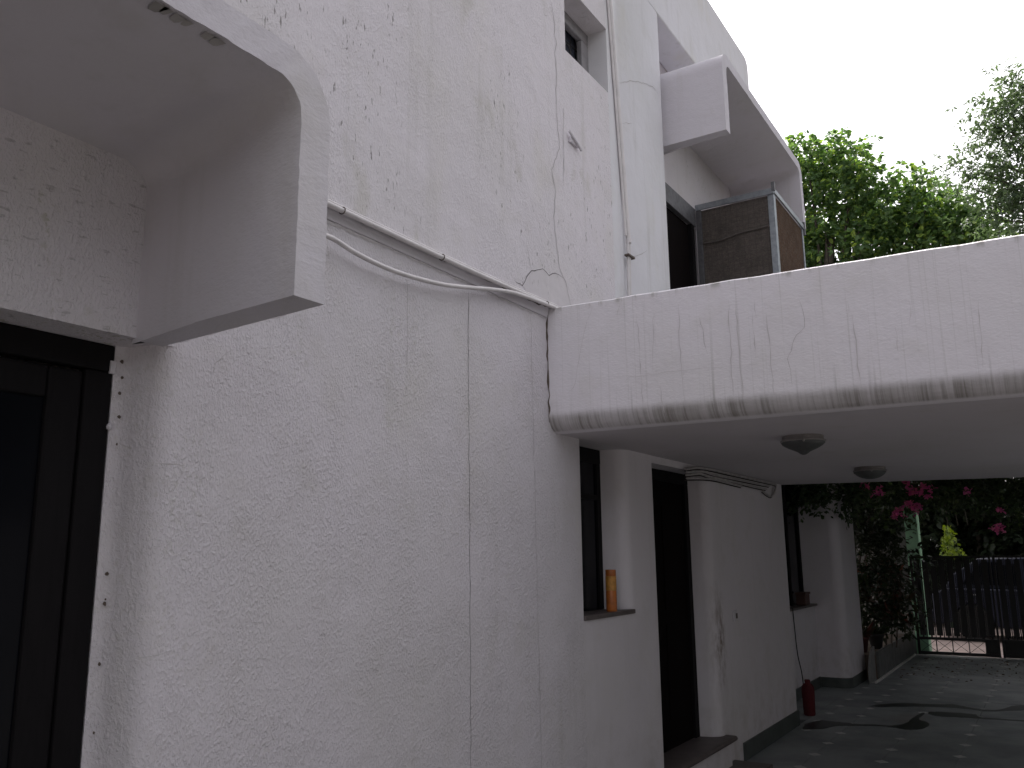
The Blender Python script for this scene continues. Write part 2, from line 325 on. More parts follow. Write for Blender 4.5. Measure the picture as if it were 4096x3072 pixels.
for j in rows:
    y = OY+SY*j
    for i in range(len(XG)-1):
        x0, x1 = XG[i], XG[i+1]
        if y < 8.2 and i == 0: continue
        l0 = x0 in CUT and not (x0 == -2.17 and y < 8.3); r0_ = x1 in CUT and not (x1 == -2.17 and y < 8.3)
        if y < 8.2 and i == 1: x0 = -2.285; l0 = False
        o = bpy.data.objects.new('tile', tilemesh(x0, x1, (l0, r0_))); col.objects.link(o); o.parent = drive
        o.location = (x0, y, random.uniform(-.0006, .0006))
    for x in CUT:
        if x == -2.17 and y < 8.3: continue
        o = bpy.data.objects.new('marble_inlay', ime); col.objects.link(o); o.parent = drive; o.location = (x, y, 0)
# narrow tiles in the recess between the wall corner and the pillar
for j in range(3, 9):
    y = OY+SY*j
    if y < 8.6: continue
    o = bpy.data.objects.new('tile', tilemesh(-2.64, -2.285, (False, False))); col.objects.link(o); o.parent = drive; o.location = (-2.64, y, 0)
# wet streaks left on the floor
wet = mat('wet_floor_film', (.022, .026, .026), .4, 0, .3)
def puddle(pts, label):
    P = catmull([(x, y, 0) for x, y in pts]+[(pts[0][0], pts[0][1], 0)], 5)[:-1]
    pp = [(p.x+random.uniform(-.006, .006), p.y+random.uniform(-.01, .01)) for p in P]
    vv, ff = prismg(pp, 'z', .0012, .0022)
    mesh('water_puddle', vv, ff, wet, label=label, kind='structure')
PUD = [[(-1.903, 10.003), (-1.822, 10.176), (-1.62, 10.374), (-1.317, 10.452), (-1.16, 10.538), (-1.024, 10.441), (-0.894, 10.364), (-0.751, 10.386), (-0.662, 10.598), (-0.613, 10.751), (-0.47, 10.829), (-0.463, 10.568), (-0.631, 10.411), (-0.842, 10.256), (-1.072, 10.332), (-1.411, 10.247), (-1.741, 10.05)], [(-1.329, 9.949), (-1.233, 10.002), (-1.045, 10.026), (-0.913, 10.022), (-0.872, 9.894), (-0.712, 9.873), (-0.445, 9.913), (-0.443, 9.843), (-0.812, 9.796), (-1.023, 9.774), (-1.216, 9.742), (-1.301, 9.808)], [(-1.376, 9.868), (-1.348, 9.844), (-1.357, 9.494), (-1.269, 9.351), (-1.238, 9.197), (-1.276, 8.978), (-1.366, 8.883), (-1.478, 8.931), (-1.588, 8.956), (-1.692, 8.931), (-1.705, 9.006), (-1.526, 9.037), (-1.435, 9.224), (-1.426, 9.478)], [(-2.246, 8.705), (-2.168, 8.959), (-1.987, 8.967), (-1.828, 8.958), (-1.708, 8.99), (-1.699, 8.941), (-1.827, 8.836), (-1.969, 8.777), (-2.039, 8.586), (-2.13, 8.503), (-2.198, 8.465)]]
for q, lab in zip(PUD, ('long wet streak farthest up the drive', 'wet streak reaching the right edge', 'broad wet patch with a bent tail', 'faint wet patch beside the wall corner')): puddle(q, lab)
# road beyond the gate
road = ground_mat('dusty_sunlit_road', (.40, .31, .28), .3, 1.6)
box('road', -40, 40, 15.75, 21.0, -.05, -.03, road, kind='structure')
box('pavement', -12, 12, 15.28, 15.75, -.05, .0, ground_mat('pink_paving', (.42, .33, .31), .3, 3), kind='structure')

# ================================================================ HOUSE
house = empty('house', (-2.285, 4, 0), 'white plastered two-storey house with rounded corners and box hoods over its windows', 'house')
XW, XU, XR = -2.285, -2.26, -2.52
def wp(name, pts, ax, a, b, m, **k): 
    k.setdefault('smooth', 35); return prism(name, pts, ax, a, b, m, house, **k)
# --- lower wall: reveal with a hollow moulding next to the near window, then flat
jam = [(-2.425, 1.541), (-2.418, 1.560), (-2.405, 1.572), (-2.38, 1.580), (-2.345, 1.590)]
jam += [(x, y) for x, y in arc(-2.355, 1.665, .07, -82, 0, 8)][1:]
wp('wall', [(-2.9, 1.541)]+jam+[(XW, 4.36), (-2.9, 4.36)], 'z', -.05, 2.25, M['wall'], label='big rough plastered wall between the near window and the tall slit window')
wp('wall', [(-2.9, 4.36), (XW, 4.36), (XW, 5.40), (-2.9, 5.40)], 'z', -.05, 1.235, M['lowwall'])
def jamb(y0, rr=.10):  # rounded reveal that faces the camera
    return [(-2.60, y0), (-2.42, y0)]+[(x, y) for x, y in arc(XW-rr, y0+.015+rr, rr, -86, 0, 8)]
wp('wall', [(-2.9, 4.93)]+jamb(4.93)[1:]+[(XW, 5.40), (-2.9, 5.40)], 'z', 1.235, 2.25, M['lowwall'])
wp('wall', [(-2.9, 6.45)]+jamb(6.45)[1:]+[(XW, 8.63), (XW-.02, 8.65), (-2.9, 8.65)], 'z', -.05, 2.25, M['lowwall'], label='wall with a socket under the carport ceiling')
wp('wall', [(-2.9, 8.65), (-2.65, 8.65), (-2.65, 11.15), (-2.9, 11.15)], 'z', -.05, .95, M['lowwall'])
wp('pillar', [(-3.6, 11.15), (-2.42, 11.15)]+[(x, y) for x, y in arc(-2.42, 11.27, .12, -90, 0, 8)]+[(-2.30, 12.08), (-3.6, 12.08)], 'z', -.05, 2.662, M['lowwall'], label='rounded white corner pillar at the end of the house')
box('wall', -3.6, -2.75, 8.66, 11.15, 2.662, 2.9, M['lowwall'], house)
# lintel band that runs along the whole front below the first floor
wp('wall', [(1.52, 2.25), (1.52, 2.945), (8.65, 2.945), (8.65, 2.25)], 'x', -2.9, XW, M['wall'])
wp('wall', [(-1.6, 2.25), (-1.6, 2.945), (1.52, 2.945), (1.52, 2.25)], 'x', -2.9, XW, M['hoodwall'], label='speckled mouldy wall strip inside the near hood')
# near part of the wall behind the hood and above the window head
box('wall', -2.9, XW, -6, -1.2, -.05, 2.25, M['wall'], house)
box('wall', -2.9, XW+.0, -6, -1.6, 2.25, 2.945, M['wall'], house)
# string course: soft smooth lip under the upper wall
wp('string_course', [(-2.30, 2.945), (-2.30, 2.885), (-2.277, 2.892), (-2.270, 2.915), (-2.264, 2.944)], 'y', 1.66, 4.0, M['smooth'])
# --- upper wall
ZT = 6.755
zs, zh, ya, yb = 4.668, 5.15, 4.262, 4.866
wp('upper_wall', [(-6, 2.945), (-6, ZT), (ya, ZT), (ya, 2.945)], 'x', -2.9, XU, M['upper'], label='weathered upper wall with dark specks and cracks')
wp('upper_wall', [(ya, 2.945), (ya, zs), (yb, zs), (yb, 2.945)], 'x', -2.9, XU, M['upper'])
wp('upper_wall', [(ya, zh), (ya, ZT), (yb, ZT), (yb, zh)], 'x', -2.9, XU, M['upper'])
cr = arc(XU-.20, 5.80, .20, 0, 78, 12)
cl = [(XU, 5.02), (XU-.024, 5.05), (XU-.024, 5.13), (XU, 5.17)]+cr+[(-2.9, cr[-1][1])]
for (z0, z1, st_) in ((2.945, 5.835, [(-2.9, yb), (XU, yb)]),):
    wp('corner_column', st_+cl, 'z', z0, z1, M['fascia'], smooth=50)
wp('upper_wall', [(-2.9, yb), (XU, yb), (XU, 5.2), (-2.9, 5.2)], 'z', 5.835, ZT, M['fascia'])
# roof fascia carried past the column
fa = [(5.2, 5.835), (8.40, 5.835), (8.40, ZT-.12)]+[(8.40-.12+.12*cos(rad(t)), ZT-.12+.12*sin(rad(t))) for t in range(10, 91, 10)]+[(5.2, ZT)]
wp('roof_fascia', fa, 'x', -2.52, XU, M['fascia'], bevel=.012)
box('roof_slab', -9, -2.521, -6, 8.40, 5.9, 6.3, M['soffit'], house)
# recessed upper wall
box('recess_wall', -2.9, XR, 5.90, 8.42, 4.69, 5.90, M['upper'], house)
box('recess_wall', -2.9, XR, 7.22, 8.42, 2.55, 4.512, M['lowwall'], house)
# body of the house behind, so that it is closed from the side
box('end_wall', -9, -2.9, 8.42, 8.65, 2.945, 6.3, M['upper'], house)
box('end_wall', -9, -2.901, 12.08, 12.3, -.05, 2.9, M['upper'], house)
box('roof_slab', -9, -2.9, 8.65, 12.3, 2.75, 2.95, M['soffit'], house)
box('roof_slab', -2.9, -2.3, 8.655, 12.2, 2.663, 2.75, M['soffit'], house)
box('back_wall', -9.2, -9, -6, 12.3, -.05, 6.3, M['upper'], house)
box('inner_wall', -3.6, -3.5, -6, 12.0, -.05, 6.2, M['darkwood'], house)

# --- box hoods: an upside-down U in elevation, pushed out of the wall
def hood(y0, y1, zb, zt, t, xw, xf, m, R=.16, ri=.09, skew=0, drop=0, label=None):
    def path(ya_, yb_, top, r):
        return [(ya_, zb)]+[(ya_+r+r*cos(rad(a)), top-r+r*sin(rad(a))) for a in range(180, 89, -10)]+\
               [(yb_-r+r*cos(rad(a)), top-r+r*sin(rad(a))) for a in range(90, -1, -10)]+[(yb_, zb)]
    O = path(y0, y1, zt, R); I = path(y0+t, y1-t, zt-t*.9, ri)
    def dense(Q):
        out = []
        for a, c_ in zip(Q, Q[1:]):
            k = max(1, int(math.dist(a, c_)/.05)); out += [(a[0]+(c_[0]-a[0])*q/k, a[1]+(c_[1]-a[1])*q/k) for q in range(k)]
        return out+[Q[-1]]
    def match(Q, m_):
        L = [0]
        for a, c_ in zip(Q, Q[1:]): L.append(L[-1]+math.dist(a, c_))
        out, s_ = [], 0
        for q in range(m_):
            t_ = L[-1]*q/(m_-1)
            while s_ < len(L)-2 and L[s_+1] < t_: s_ += 1
            u = (t_-L[s_])/max(1e-9, L[s_+1]-L[s_]); out.append((Q[s_][0]+(Q[s_+1][0]-Q[s_][0])*u, Q[s_][1]+(Q[s_+1][1]-Q[s_][1])*u))
        return out
    n = 240; O = match(O, n); I = match(I, n); V = []; NS = 14
    def wob(x, y, z, s_): return 0.0007*noise.noise(Vector((x*7, y*7, z*7+s_)))+.0014*noise.noise(Vector((x*40, y*40, z*40+s_)))
    for k in range(NS+1):
        q = k/NS; x = xf+(xw-xf)*q
        for P_, s_ in ((O, 0), (I, 9)):
            for y, z in P_:
                w_ = wob(x, y, z, s_); dr = drop*q if (s_ and z > zb+.01) else 0
                V.append((x+(w_*1.2 if k == 0 else 0), y+(skew*q if y > (y0+y1)/2 else 0)+w_, z-dr+w_))
    F = []; m2 = 2*n
    for k in range(NS):
        for i in range(n-1):
            a = k*m2+i; F.append((a+1, a, a+m2, a+m2+1)); a += n; F.append((a, a+1, a+m2+1, a+m2))
        for a, c_ in ((k*m2, k*m2+n), (k*m2+n-1, k*m2+2*n-1)): F.append((a, c_, c_+m2, a+m2) if a == k*m2 else (c_, a, a+m2, c_+m2))
    for i in range(n-1): F.append((i, i+1, n+i+1, n+i)); F.append((NS*m2+i+1, NS*m2+i, NS*m2+n+i, NS*m2+n+i+1))
    for sgn, oy in ((1, y1), ):
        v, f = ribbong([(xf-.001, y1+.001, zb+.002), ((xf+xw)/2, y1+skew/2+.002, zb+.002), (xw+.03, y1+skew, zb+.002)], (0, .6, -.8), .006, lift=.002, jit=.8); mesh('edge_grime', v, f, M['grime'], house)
    return mesh('window_hood', V, F, m, house, smooth=50, bevel=0, label=label)
hood(-1.4, 1.571, 2.248, 2.92, .105, XW-.02, -1.566, M['smooth'], .17, .09, .05, .03, label='large box hood with rounded corner over the near window')
hood(6.0, 8.45, 4.77, 5.455, .095, XR-.02, -1.81, M['smooth'], .13, .07, 0, .05, label='projecting box hood over the upstairs cooler')

# --- near window
wf = box('window', -2.47, -2.422, -1.2, 1.540, 2.165, 2.249, M['darkwood'], house, bevel=.006, label='large dark framed window under the near hood')
def sub(name, x0, x1, y0, y1, z0, z1, m, p, **k): return box(name, x0, x1, y0, y1, z0, z1, m, p, **k)
sub('frame', -2.47, -2.424, 1.452, 1.539, -.0, 2.164, M['darkwood'], wf, bevel=.006)
sub('frame', -2.47, -2.424, -1.2, -1.1, -.0, 2.164, M['darkwood'], wf)
for y0, y1 in ((1.345, 1.450), (.52, .62), (-.35, -.25)):
    sub('sash', -2.462, -2.432, y0, y1, .08, 2.155, M['darkwood'], wf, bevel=.008)
for z0, z1 in ((2.06, 2.155), (.08, .2)):
    sub('sash', -2.460, -2.434, -1.1, 1.344, z0, z1, M['darkwood'], wf, bevel=.008)
sub('pane', -2.452, -2.446, -1.1, 1.35, .15, 2.1, M['glass'], wf)
sub('sealant', -2.425, -2.417, 1.525, 1.5425, 2.16, 2.20, M['smooth'], wf)
v, f = latheg([(.001, -.010), (.007, -.007), (.009, 0), (.007, .008), (.001, .012)], (-2.420, 1.538, 1.995), 12)
mesh('sealant', v, f, M['smooth'], wf, smooth=0)

# --- slit window by the beam, with sill
win = box('window', -2.47, -2.437, 4.36, 4.93, 2.16, 2.248, M['darkwood'], house, label='tall dark slit window beside the carport beam')
sub('frame', -2.47, -2.438, 4.36, 4.40, 1.265, 2.159, M['darkwood'], win); sub('frame', -2.47, -2.438, 4.875, 4.928, 1.265, 2.159, M['darkwood'], win)
sub('frame', -2.468, -2.436, 4.401, 4.874, 1.93, 1.96, M['darkwood'], win)
sub('frame', -2.468, -2.440, 4.60, 4.64, 1.265, 1.929, M['darkwood'], win)
sub('pane', -2.455, -2.449, 4.40, 4.88, 1.265, 2.159, M['glass'], win)
M['sill'] = simple('dark_stone_sill', (.12, .10, .095), .5)
sub('sill', -2.60, XW+.012, 4.362, 5.03, 1.236, 1.262, M['sill'], win, bevel=.004)
# --- dark doorway with stone step
door = box('door', -2.50, -2.455, 5.40, 6.44, .262, 2.12, M['reddoor'], house, label='dark wooden door in deep shade')
for a in ((-2.50, -2.43, 5.40, 6.448, 2.121, 2.2), (-2.52, -2.43, 6.37, 6.447, .262, 2.12), (-2.52, -2.43, 5.401, 5.47, .262, 2.12)): sub('frame', *a, M['darkwood'], door, bevel=.004)
for a in ((5.55, 5.86, .45, 1.1), (5.94, 6.25, .45, 1.1), (5.55, 5.86, 1.2, 1.95), (5.94, 6.25, 1.2, 1.95)): sub('panel', -2.456, -2.447, *a, M['reddoor'], door, bevel=.004)
box('wall', -2.9, -2.29, 5.40, 6.45, 2.201, 2.2495, M['lowwall'], house)
stp = wp('doorstep', [(-2.55, .0), (-2.235, .0), (-2.235, .225), (-2.55, .225)], 'y', 5.30, 6.56, M['lowwall'], label='white doorstep with a dark stone top')
prism('tread', [(-2.52, .226)]+[(-2.215+.018*cos(rad(a)), .244+.018*sin(rad(a))) for a in range(-90, 91, 30)]+[(-2.52, .262)], 'y', 5.28, 6.60, M['sill'], stp, smooth=40)
box('doorstep', -2.285, -1.99, 5.1, 6.75, 0, .06, M['sill'], house, bevel=.008, label='low dark stone step at floor level')
# --- far ground floor window in the recess
w3 = box('window', -2.80, -2.77, 8.70, 11.15, 2.58, 2.66, M['darkwood'], house, label='dark window in the recess beyond the wall corner')
for a in ((8.70, 8.78), (9.9, 9.98), (10.55, 10.60), (11.07, 11.149)): sub('frame', -2.80, -2.765, *a, .975, 2.579, M['darkwood'], w3)
sub('pane', -2.790, -2.784, 8.74, 11.1, .975, 2.579, M['glass'], w3)
sub('sill', -2.80, -2.615, 8.66, 11.148, .951, .974, M['sill'], w3, bevel=.004)
# --- upstairs window
uw = box('window', -2.44, -2.40, ya, 4.865, 5.065, 5.149, M['greyframe'], house, bevel=.006, label='small upstairs window with a black grille in a deep reveal')
sub('frame', -2.44, -2.40, 4.765, 4.865, 4.669, 5.064, M['greyframe'], uw, bevel=.006)
sub('pane', -2.475, -2.465, ya+.001, 4.80, 4.669, 5.10, mat('bluish_window_glass', (.07, .075, .10), .2), uw)
gr = []
for k in range(4):
    y = 4.34+.12*k
    gr.append(tubeg([(-2.452, y, 4.67), (-2.452, y, 5.08)], .005, 6))
for z in (4.72, 4.86, 5.0):
    gr.append(tubeg([(-2.450, ya+.002, z), (-2.450, 4.79, z)], .005, 6))
for k in range(3): gr.append(tubeg([(-2.449, 4.40+.12*k+.05*cos(t*pi/6), 4.93+.05*sin(t*pi/6)) for t in range(13)], .005, 6))
v, f = join(gr); mesh('grille', v, f, M['grille'], uw, smooth=0)
# --- skirting
sk = simple('grey_green_stone_skirting', (.075, .088, .083), .5)
M['skirt'] = sk
prism('skirting', [(XW-.01, 6.98), (XW+.012, 6.98), (XW+.012, 8.662), (-2.65, 8.662), (-2.65, 8.651), (XW-.01, 8.651)], 'z', 0, .135, sk, house, bevel=.003)
box('skirting', -2.66, -2.638, 8.664, 11.136, 0, .12, sk, house); 
prism('skirting', [(-2.637, 11.138), (-2.42, 11.138)]+arc(-2.42, 11.27, .132, -90, 0, 6)+[(-2.288, 12.08), (-2.31, 12.08), (-2.31, 11.3), (-2.44, 11.16), (-2.637, 11.16)], 'z', 0, .115, sk, house)

# --- carport: beam with curved foot, slab, parapets and posts
def yn(x): return 4.010+(x-XW)*.0725
def yf(x): return 8.645+(x-XW)*.27
XE = 1.05
prof = [(.09, 2.25)]+[(.09-.09*sin(rad(a)), 2.25+.11-.11*cos(rad(a))) for a in range(10, 91, 10)]+[(0, 2.938), (.01, 2.946), (.12, 2.946), (.12, 2.25)]
V, F = [], []; n = len(prof); NX = 26
for k in range(NX+1):
    x = XW+(XE-XW)*k/NX
    for dy, z in prof:
        j = .004*noise.noise(Vector((x*3, z*3, 1))) if z < 2.95 else 0
        zz = z+(.004*noise.noise(Vector((x*6, 0, 5))) if z > 2.9 else 0)
        V.append((x, yn(x)+dy+j, zz))
for k in range(NX):
    for i in range(n): a = k*n+i; b = k*n+(i+1) % n; F.append((a, a+n, b+n, b))
F += [tuple(range(n)), tuple(range(NX*n, NX*n+n))[::-1]]
box('terrace_floor', XW, XE, 4.4, 8.5, 2.5615, 2.575, simple('grey_terrace_screed', (.11, .11, .11), .9), house)
carport_beam = mesh('carport_beam', V, F, M['beam'], house, smooth=40, label='streaked white parapet beam of the carport with curved lower edge')
V = [(XW, yn(XW)+.123, 2.25), (XE, yn(XE)+.123, 2.25), (XE, yf(XE), 2.25), (XW, yf(XW), 2.25)]; V += [(x, y, 2.56) for x, y, z in V]
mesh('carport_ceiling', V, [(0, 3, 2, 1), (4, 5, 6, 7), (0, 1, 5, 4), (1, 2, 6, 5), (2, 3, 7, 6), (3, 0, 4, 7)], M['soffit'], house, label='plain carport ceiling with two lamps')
V = [(XW, yf(XW)-.12, 2.561), (XE, yf(XE)-.12, 2.561), (XE, yf(XE), 2.561), (XW, yf(XW), 2.561)]; V += [(x, y, 2.9) for x, y, z in V]
mesh('far_parapet', V, [(0, 3, 2, 1), (4, 5, 6, 7), (0, 1, 5, 4), (1, 2, 6, 5), (2, 3, 7, 6), (3, 0, 4, 7)], M['beam'], house)
for y in (4.75, 9.1): box('post', .78, 1.04, y, y+.3, -.01, 2.249, M['lowwall'], house, bevel=.03)

# --- cracks, drips and seams
for P in WALL:
    q = 0 if P is WALL[0] else 1
    v, f = ribbong(P, (1, 0, 0), .003); mesh('crack', v, f, M['crack' if q == 0 else 'hair'], house)
for i, P in enumerate(UPPER):
    v, f = ribbong(P, (1, 0, 0), .006 if i == 0 else .005, lift=.002); mesh('crack', v, f, M['hair' if i != 1 else 'crack'], house)
bn = (.0723, -1, 0)
faint = mat('faint_crack', (.60, .575, .58), 1, 0, 0)
for i, P in enumerate(BEAM):
    v, f = ribbong(P, bn, .0028 if i != 5 else .002, lift=.005, jit=.6); mesh('crack', v, f, M['hair'] if i in (2, 3, 4) else faint, house)
for P in DRIP:
    v, f = ribbong(P, bn, .0038, lift=.005, jit=.8); mesh('drip_stain', v, f, faint if random.random() < .6 else M['grime'], house)
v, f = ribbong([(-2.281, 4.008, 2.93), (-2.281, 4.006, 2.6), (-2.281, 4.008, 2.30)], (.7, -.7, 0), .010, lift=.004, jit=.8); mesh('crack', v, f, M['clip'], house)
v, f = ribbong([(-2.2845, 1.7, 2.882), (-2.2845, 2.6, 2.884), (-2.2845, 3.3, 2.882), (-2.2845, 4.0, 2.884)], (1, 0, 0), .010, lift=.002, jit=.9); mesh('grime_shade_line', v, f, M['grime'], house)
# peeled patch over the beam end
pat = stucco('patched_grey_render', (.655, .625, .65), rough_amt=.25, dirt=.9, specks=.3)
pp = [(p_[1], p_[2]) for p_ in UPPER[1][2:]]+[(4.215, 3.10), (4.27, 3.0), (4.30, 2.952), (3.99, 2.948), (3.76, 2.975)]
pv = [(XU+.0018, 4.02, 3.04)]+[(XU+.0012, y, z) for y, z in pp]; nn_ = len(pp)
mesh('peeled_patch', pv, [(0, 1+(k+1) % nn_, 1+k) for k in range(nn_)], pat, house)
# paint flaking off the hood soffit and rust spots on the reveal
fl = simple('bare_patch_under_paint', (.44, .42, .405), .9)
for y, s in ((1.045, .030), (1.063, .02), (1.095, .026), (1.118, .018), (1.178, .024), (1.205, .028)):
    x = -1.585; pts = [(x-s*.9*random.uniform(.7, 1.1), y-s*.35), (x-s*.4, y-s*.5), (x+.012, y-s*.6), (x+.012, y+s*.6), (x-s*.5, y+s*.4), (x-s*.8*random.uniform(.8, 1.2), y+s*.2)]
    mesh('flaked_patch', [(a, c_, 2.8195) for a, c_ in pts], [(0, 1, 2, 3, 4, 5)], fl, house)
for y, z in ((1.561, 2.20), (1.566, 2.15), (1.562, 2.10), (1.566, 2.027), (1.566, 1.942), (1.567, 1.556), (1.569, 1.483), (1.568, 1.47), (1.567, 1.30), (1.566, 1.112)):
    r_ = random.uniform(.003, .006); c_ = (-2.4055, y-.006, z); d1 = Vector((.30, .95, 0)).normalized()
    mesh('rust_spot', [tuple(Vector(c_)+d1*(r_*cos(a*pi/3)*random.uniform(.7, 1.2))+Vector((.003, -.003, r_*1.3*sin(a*pi/3)*random.uniform(.7, 1.2)))) for a in range(6)], [tuple(range(6))], M['clip'], house)

# ================================================================ PIPES, CABLES, LAMPS
def tube_thing(name, P, r, m, label, cat, group=None, n=10, sub_=6):
    v, f = tubeg(catmull(P, sub_), r, n); return tag(mesh(name, v, f, m, smooth=60), label, cat, group)
v, f = ribbong([(-2.2595, 2.1, 2.938), (-2.2597, 2.6, 2.936), (-2.2597, 3.2, 2.938), (-2.2597, 3.95, 2.936)], (1, 0, 0), .012, lift=.001, jit=.8); mesh('grime_shade_line', v, f, M['clip'], house)  # dark strip painting the shadow gap and dirt beneath the conduit
cd = empty('conduit', (-2.24, 2.3, 2.96), 'straight white conduit pipe clipped along the bottom edge of the upper wall', 'pipe')
v, f = tubeg(catmull(PIPE, 4), .0115, 12); mesh('pipe', v, f, M['pvc'], cd, smooth=60)
v, f = tubeg(catmull([(x-.012, y, z+.020) for x, y, z in PIPE], 4), .007, 8); mesh('pipe', v, f, M['pvc'], cd, smooth=60, label='thin second pipe behind')
for k in (2.33, 2.98, 3.93):
    t = [(-2.24+.019*cos(a*pi/8), k, 2.962+.02*sin(a*pi/8)) for a in range(-6, 9)]; 
    # height of the pipe at this place
    zp = min(PIPE, key=lambda p: abs(p[1]-k)); ks = sorted(PIPE, key=lambda p: p[1])
    for a, b in zip(ks, ks[1:]):
        if a[1] <= k <= b[1]: zz = a[2]+(b[2]-a[2])*(k-a[1])/(b[1]-a[1])
    v, f = tubeg([(-2.24+.0145*cos(q*pi/8), k+.003*q/8, zz+.0145*sin(q*pi/8)) for q in range(-8, 9)]+[(-2.258, k+.02, zz+.015)], .0022, 5); mesh('clip', v, f, M['clip'], cd)
tube_thing('sagging_cable', CABLE, .0105, M['pvc'], 'white flexible pipe sagging below the straight conduit on the wall', 'cable')
dp = empty('drainpipe', (-2.25, 5.05, 2.95), 'thin white pipe running up the corner column beside the small upstairs window', 'pipe')
v, f = tubeg([(-2.246, 5.077, 3.66), (-2.246, 5.03, 4.2), (-2.246, 4.975, 4.8), (-2.246, 4.918, 5.407), (-2.246, 4.86, 6.74)], .017, 12); mesh('pipe', v, f, M['pvc'], dp, smooth=60)
v, f = tubeg([(-2.250, 5.045, 3.7), (-2.250, 5.0, 4.2), (-2.250, 4.945, 4.8), (-2.250, 4.89, 5.407), (-2.250, 4.83, 6.74)], .009, 8); mesh('pipe', v, f, M['pvc'], dp, smooth=60)
for d, r in ((-.013, .010), (.013, .008)):
    v, f = tubeg([(-2.246, 5.079+d, 3.665), (-2.246, 5.055+d, 3.2), (-2.246, 5.04+d, 2.7)], r, 10); mesh('pipe', v, f, M['pvc'], dp, smooth=60)
v, f = latheg([(.019, 0), (.019, .03)], (-2.246, 5.077, 3.655), 14); mesh('coupling', v, f, M['pvc'], dp, smooth=40)
box('clip', -2.258, -2.226, 5.03, 5.13, 3.553, 3.566, M['clip'], dp)
br = empty('wall_bracket', (-2.26, 4.33, 4.08), 'small broken white bracket stuck on the upper wall', 'bracket')
box('plate', -2.259, -2.245, 4.27, 4.38, 4.055, 4.09, M['smooth'], br, bevel=.004)
v, f = tubeg([(-2.24, 4.25, 4.112), (-2.238, 4.33, 4.075), (-2.238, 4.40, 4.045)], .008, 6); mesh('rod', v, f, M['smooth'], br, smooth=60)

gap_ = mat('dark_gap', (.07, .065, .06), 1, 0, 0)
wb = empty('cable_bundle', (-2.262, 6.5, 2.2), 'bundle of four painted cables along the wall top under the carport ceiling', 'cables')
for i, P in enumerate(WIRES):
    v, f = tubeg(catmull([(-2.272, y, min(z, 2.238)-.0125) for x, y, z in P], 5), .0045, 6); mesh('cable_gap_shade', v, f, gap_, wb, smooth=60)  # dark tube below each wire, painting the shade between them
    v, f = tubeg(catmull([(x+.004*(i % 2), y, min(z, 2.238)) for x, y, z in P], 5), .0085 if i < 3 else .007, 8); mesh('cable', v, f, M['wire'], wb, smooth=60)
tube_thing('hanging_cable', [(-2.60, 9.93, .985), (-2.602, 9.96, .8), (-2.60, 10.0, .5), (-2.60, 10.12, .28), (-2.56, 10.0, .12), (-2.5, 9.75, .02)], .006, M['darkcable'], 'thin black cable hanging from the window sill beyond the wall corner', 'cable')

brass = simple('dull_bronze_ring', (.30, .28, .27), .5, .2)
milk = simple('dusty_frosted_glass', (.085, .09, .088), .5, 0, .2, 30, .05)
def lamp(x, y, prof, label):
    L = empty('ceiling_lamp', (x, y, 2.25), label, 'lamp', 'lamps under the carport ceiling')
    v, f = latheg([(.112, -.0005), (.115, -.006), (.115, -.020), (.119, -.024), (.126, -.026), (.126, -.033), (.119, -.036), (.11, -.036)], (x, y, 2.25), 40); mesh('ring', v, f, brass, L, smooth=30)
    v, f = latheg(prof, (x, y, 2.25), 40); mesh('lamp_shade', v, f, milk, L, smooth=50)
    for k in range(3):
        a = rad(-75+120*k); cx, cy = x+.127*cos(a), y+.127*sin(a)
        v, f = latheg([(.002, -.046), (.006, -.042), (.008, -.034), (.006, -.026), (.003, -.022)], (cx, cy, 2.25), 10); mesh('finial', v, f, brass, L, smooth=40)
lamp(-1.19, 5.03, [(.121, -.034), (.120, -.042), (.105, -.056), (.080, -.070), (.055, -.081), (.035, -.090), (.022, -.100), (.012, -.106), (.002, -.108)], 'nearer ceiling lamp with pointed frosted shade')
lamp(-1.22, 7.26, [(.121, -.034), (.116, -.046), (.104, -.060), (.086, -.073), (.062, -.084), (.035, -.091), (.012, -.094), (.002, -.094)], 'farther ceiling lamp with rounded bowl shade')

so = empty('wall_socket', (XW, 6.95, 1.1), 'small white socket plate on the wall beyond the dark door', 'socket')
box('plate', XW+.001, XW+.012, 6.905, 7.0, 1.06, 1.145, M['smooth'], so, bevel=.003)
box('switch', XW+.012, XW+.018, 6.955, 6.985, 1.08, 1.12, M['sill'], so)

orange = simple('orange_tin_print', (.50, .15, .03), .42, 0, .35, 18, 0)
yl = simple('yellow_tin_print', (.55, .26, .05), .42, 0, .3, 40, 0)
bt = empty('orange_bottle', (-2.315, 4.78, 1.262), 'tall orange and yellow cylindrical container standing on the slit window sill', 'bottle')
bc = (-2.315, 4.78, 1.262)
v, f = latheg([(.030, 0), (.032, .004), (.032, .118), (.0305, .120)], bc, 24); mesh('body', v, f, orange, bt, smooth=40)
v, f = latheg([(.0325, .121), (.0325, .205)], bc, 24); mesh('label_band', v, f, yl, bt, smooth=40)
v, f = latheg([(.0305, .206), (.0315, .208), (.0315, .238), (.030, .243)], bc, 24); mesh('lid', v, f, orange, bt, smooth=40)

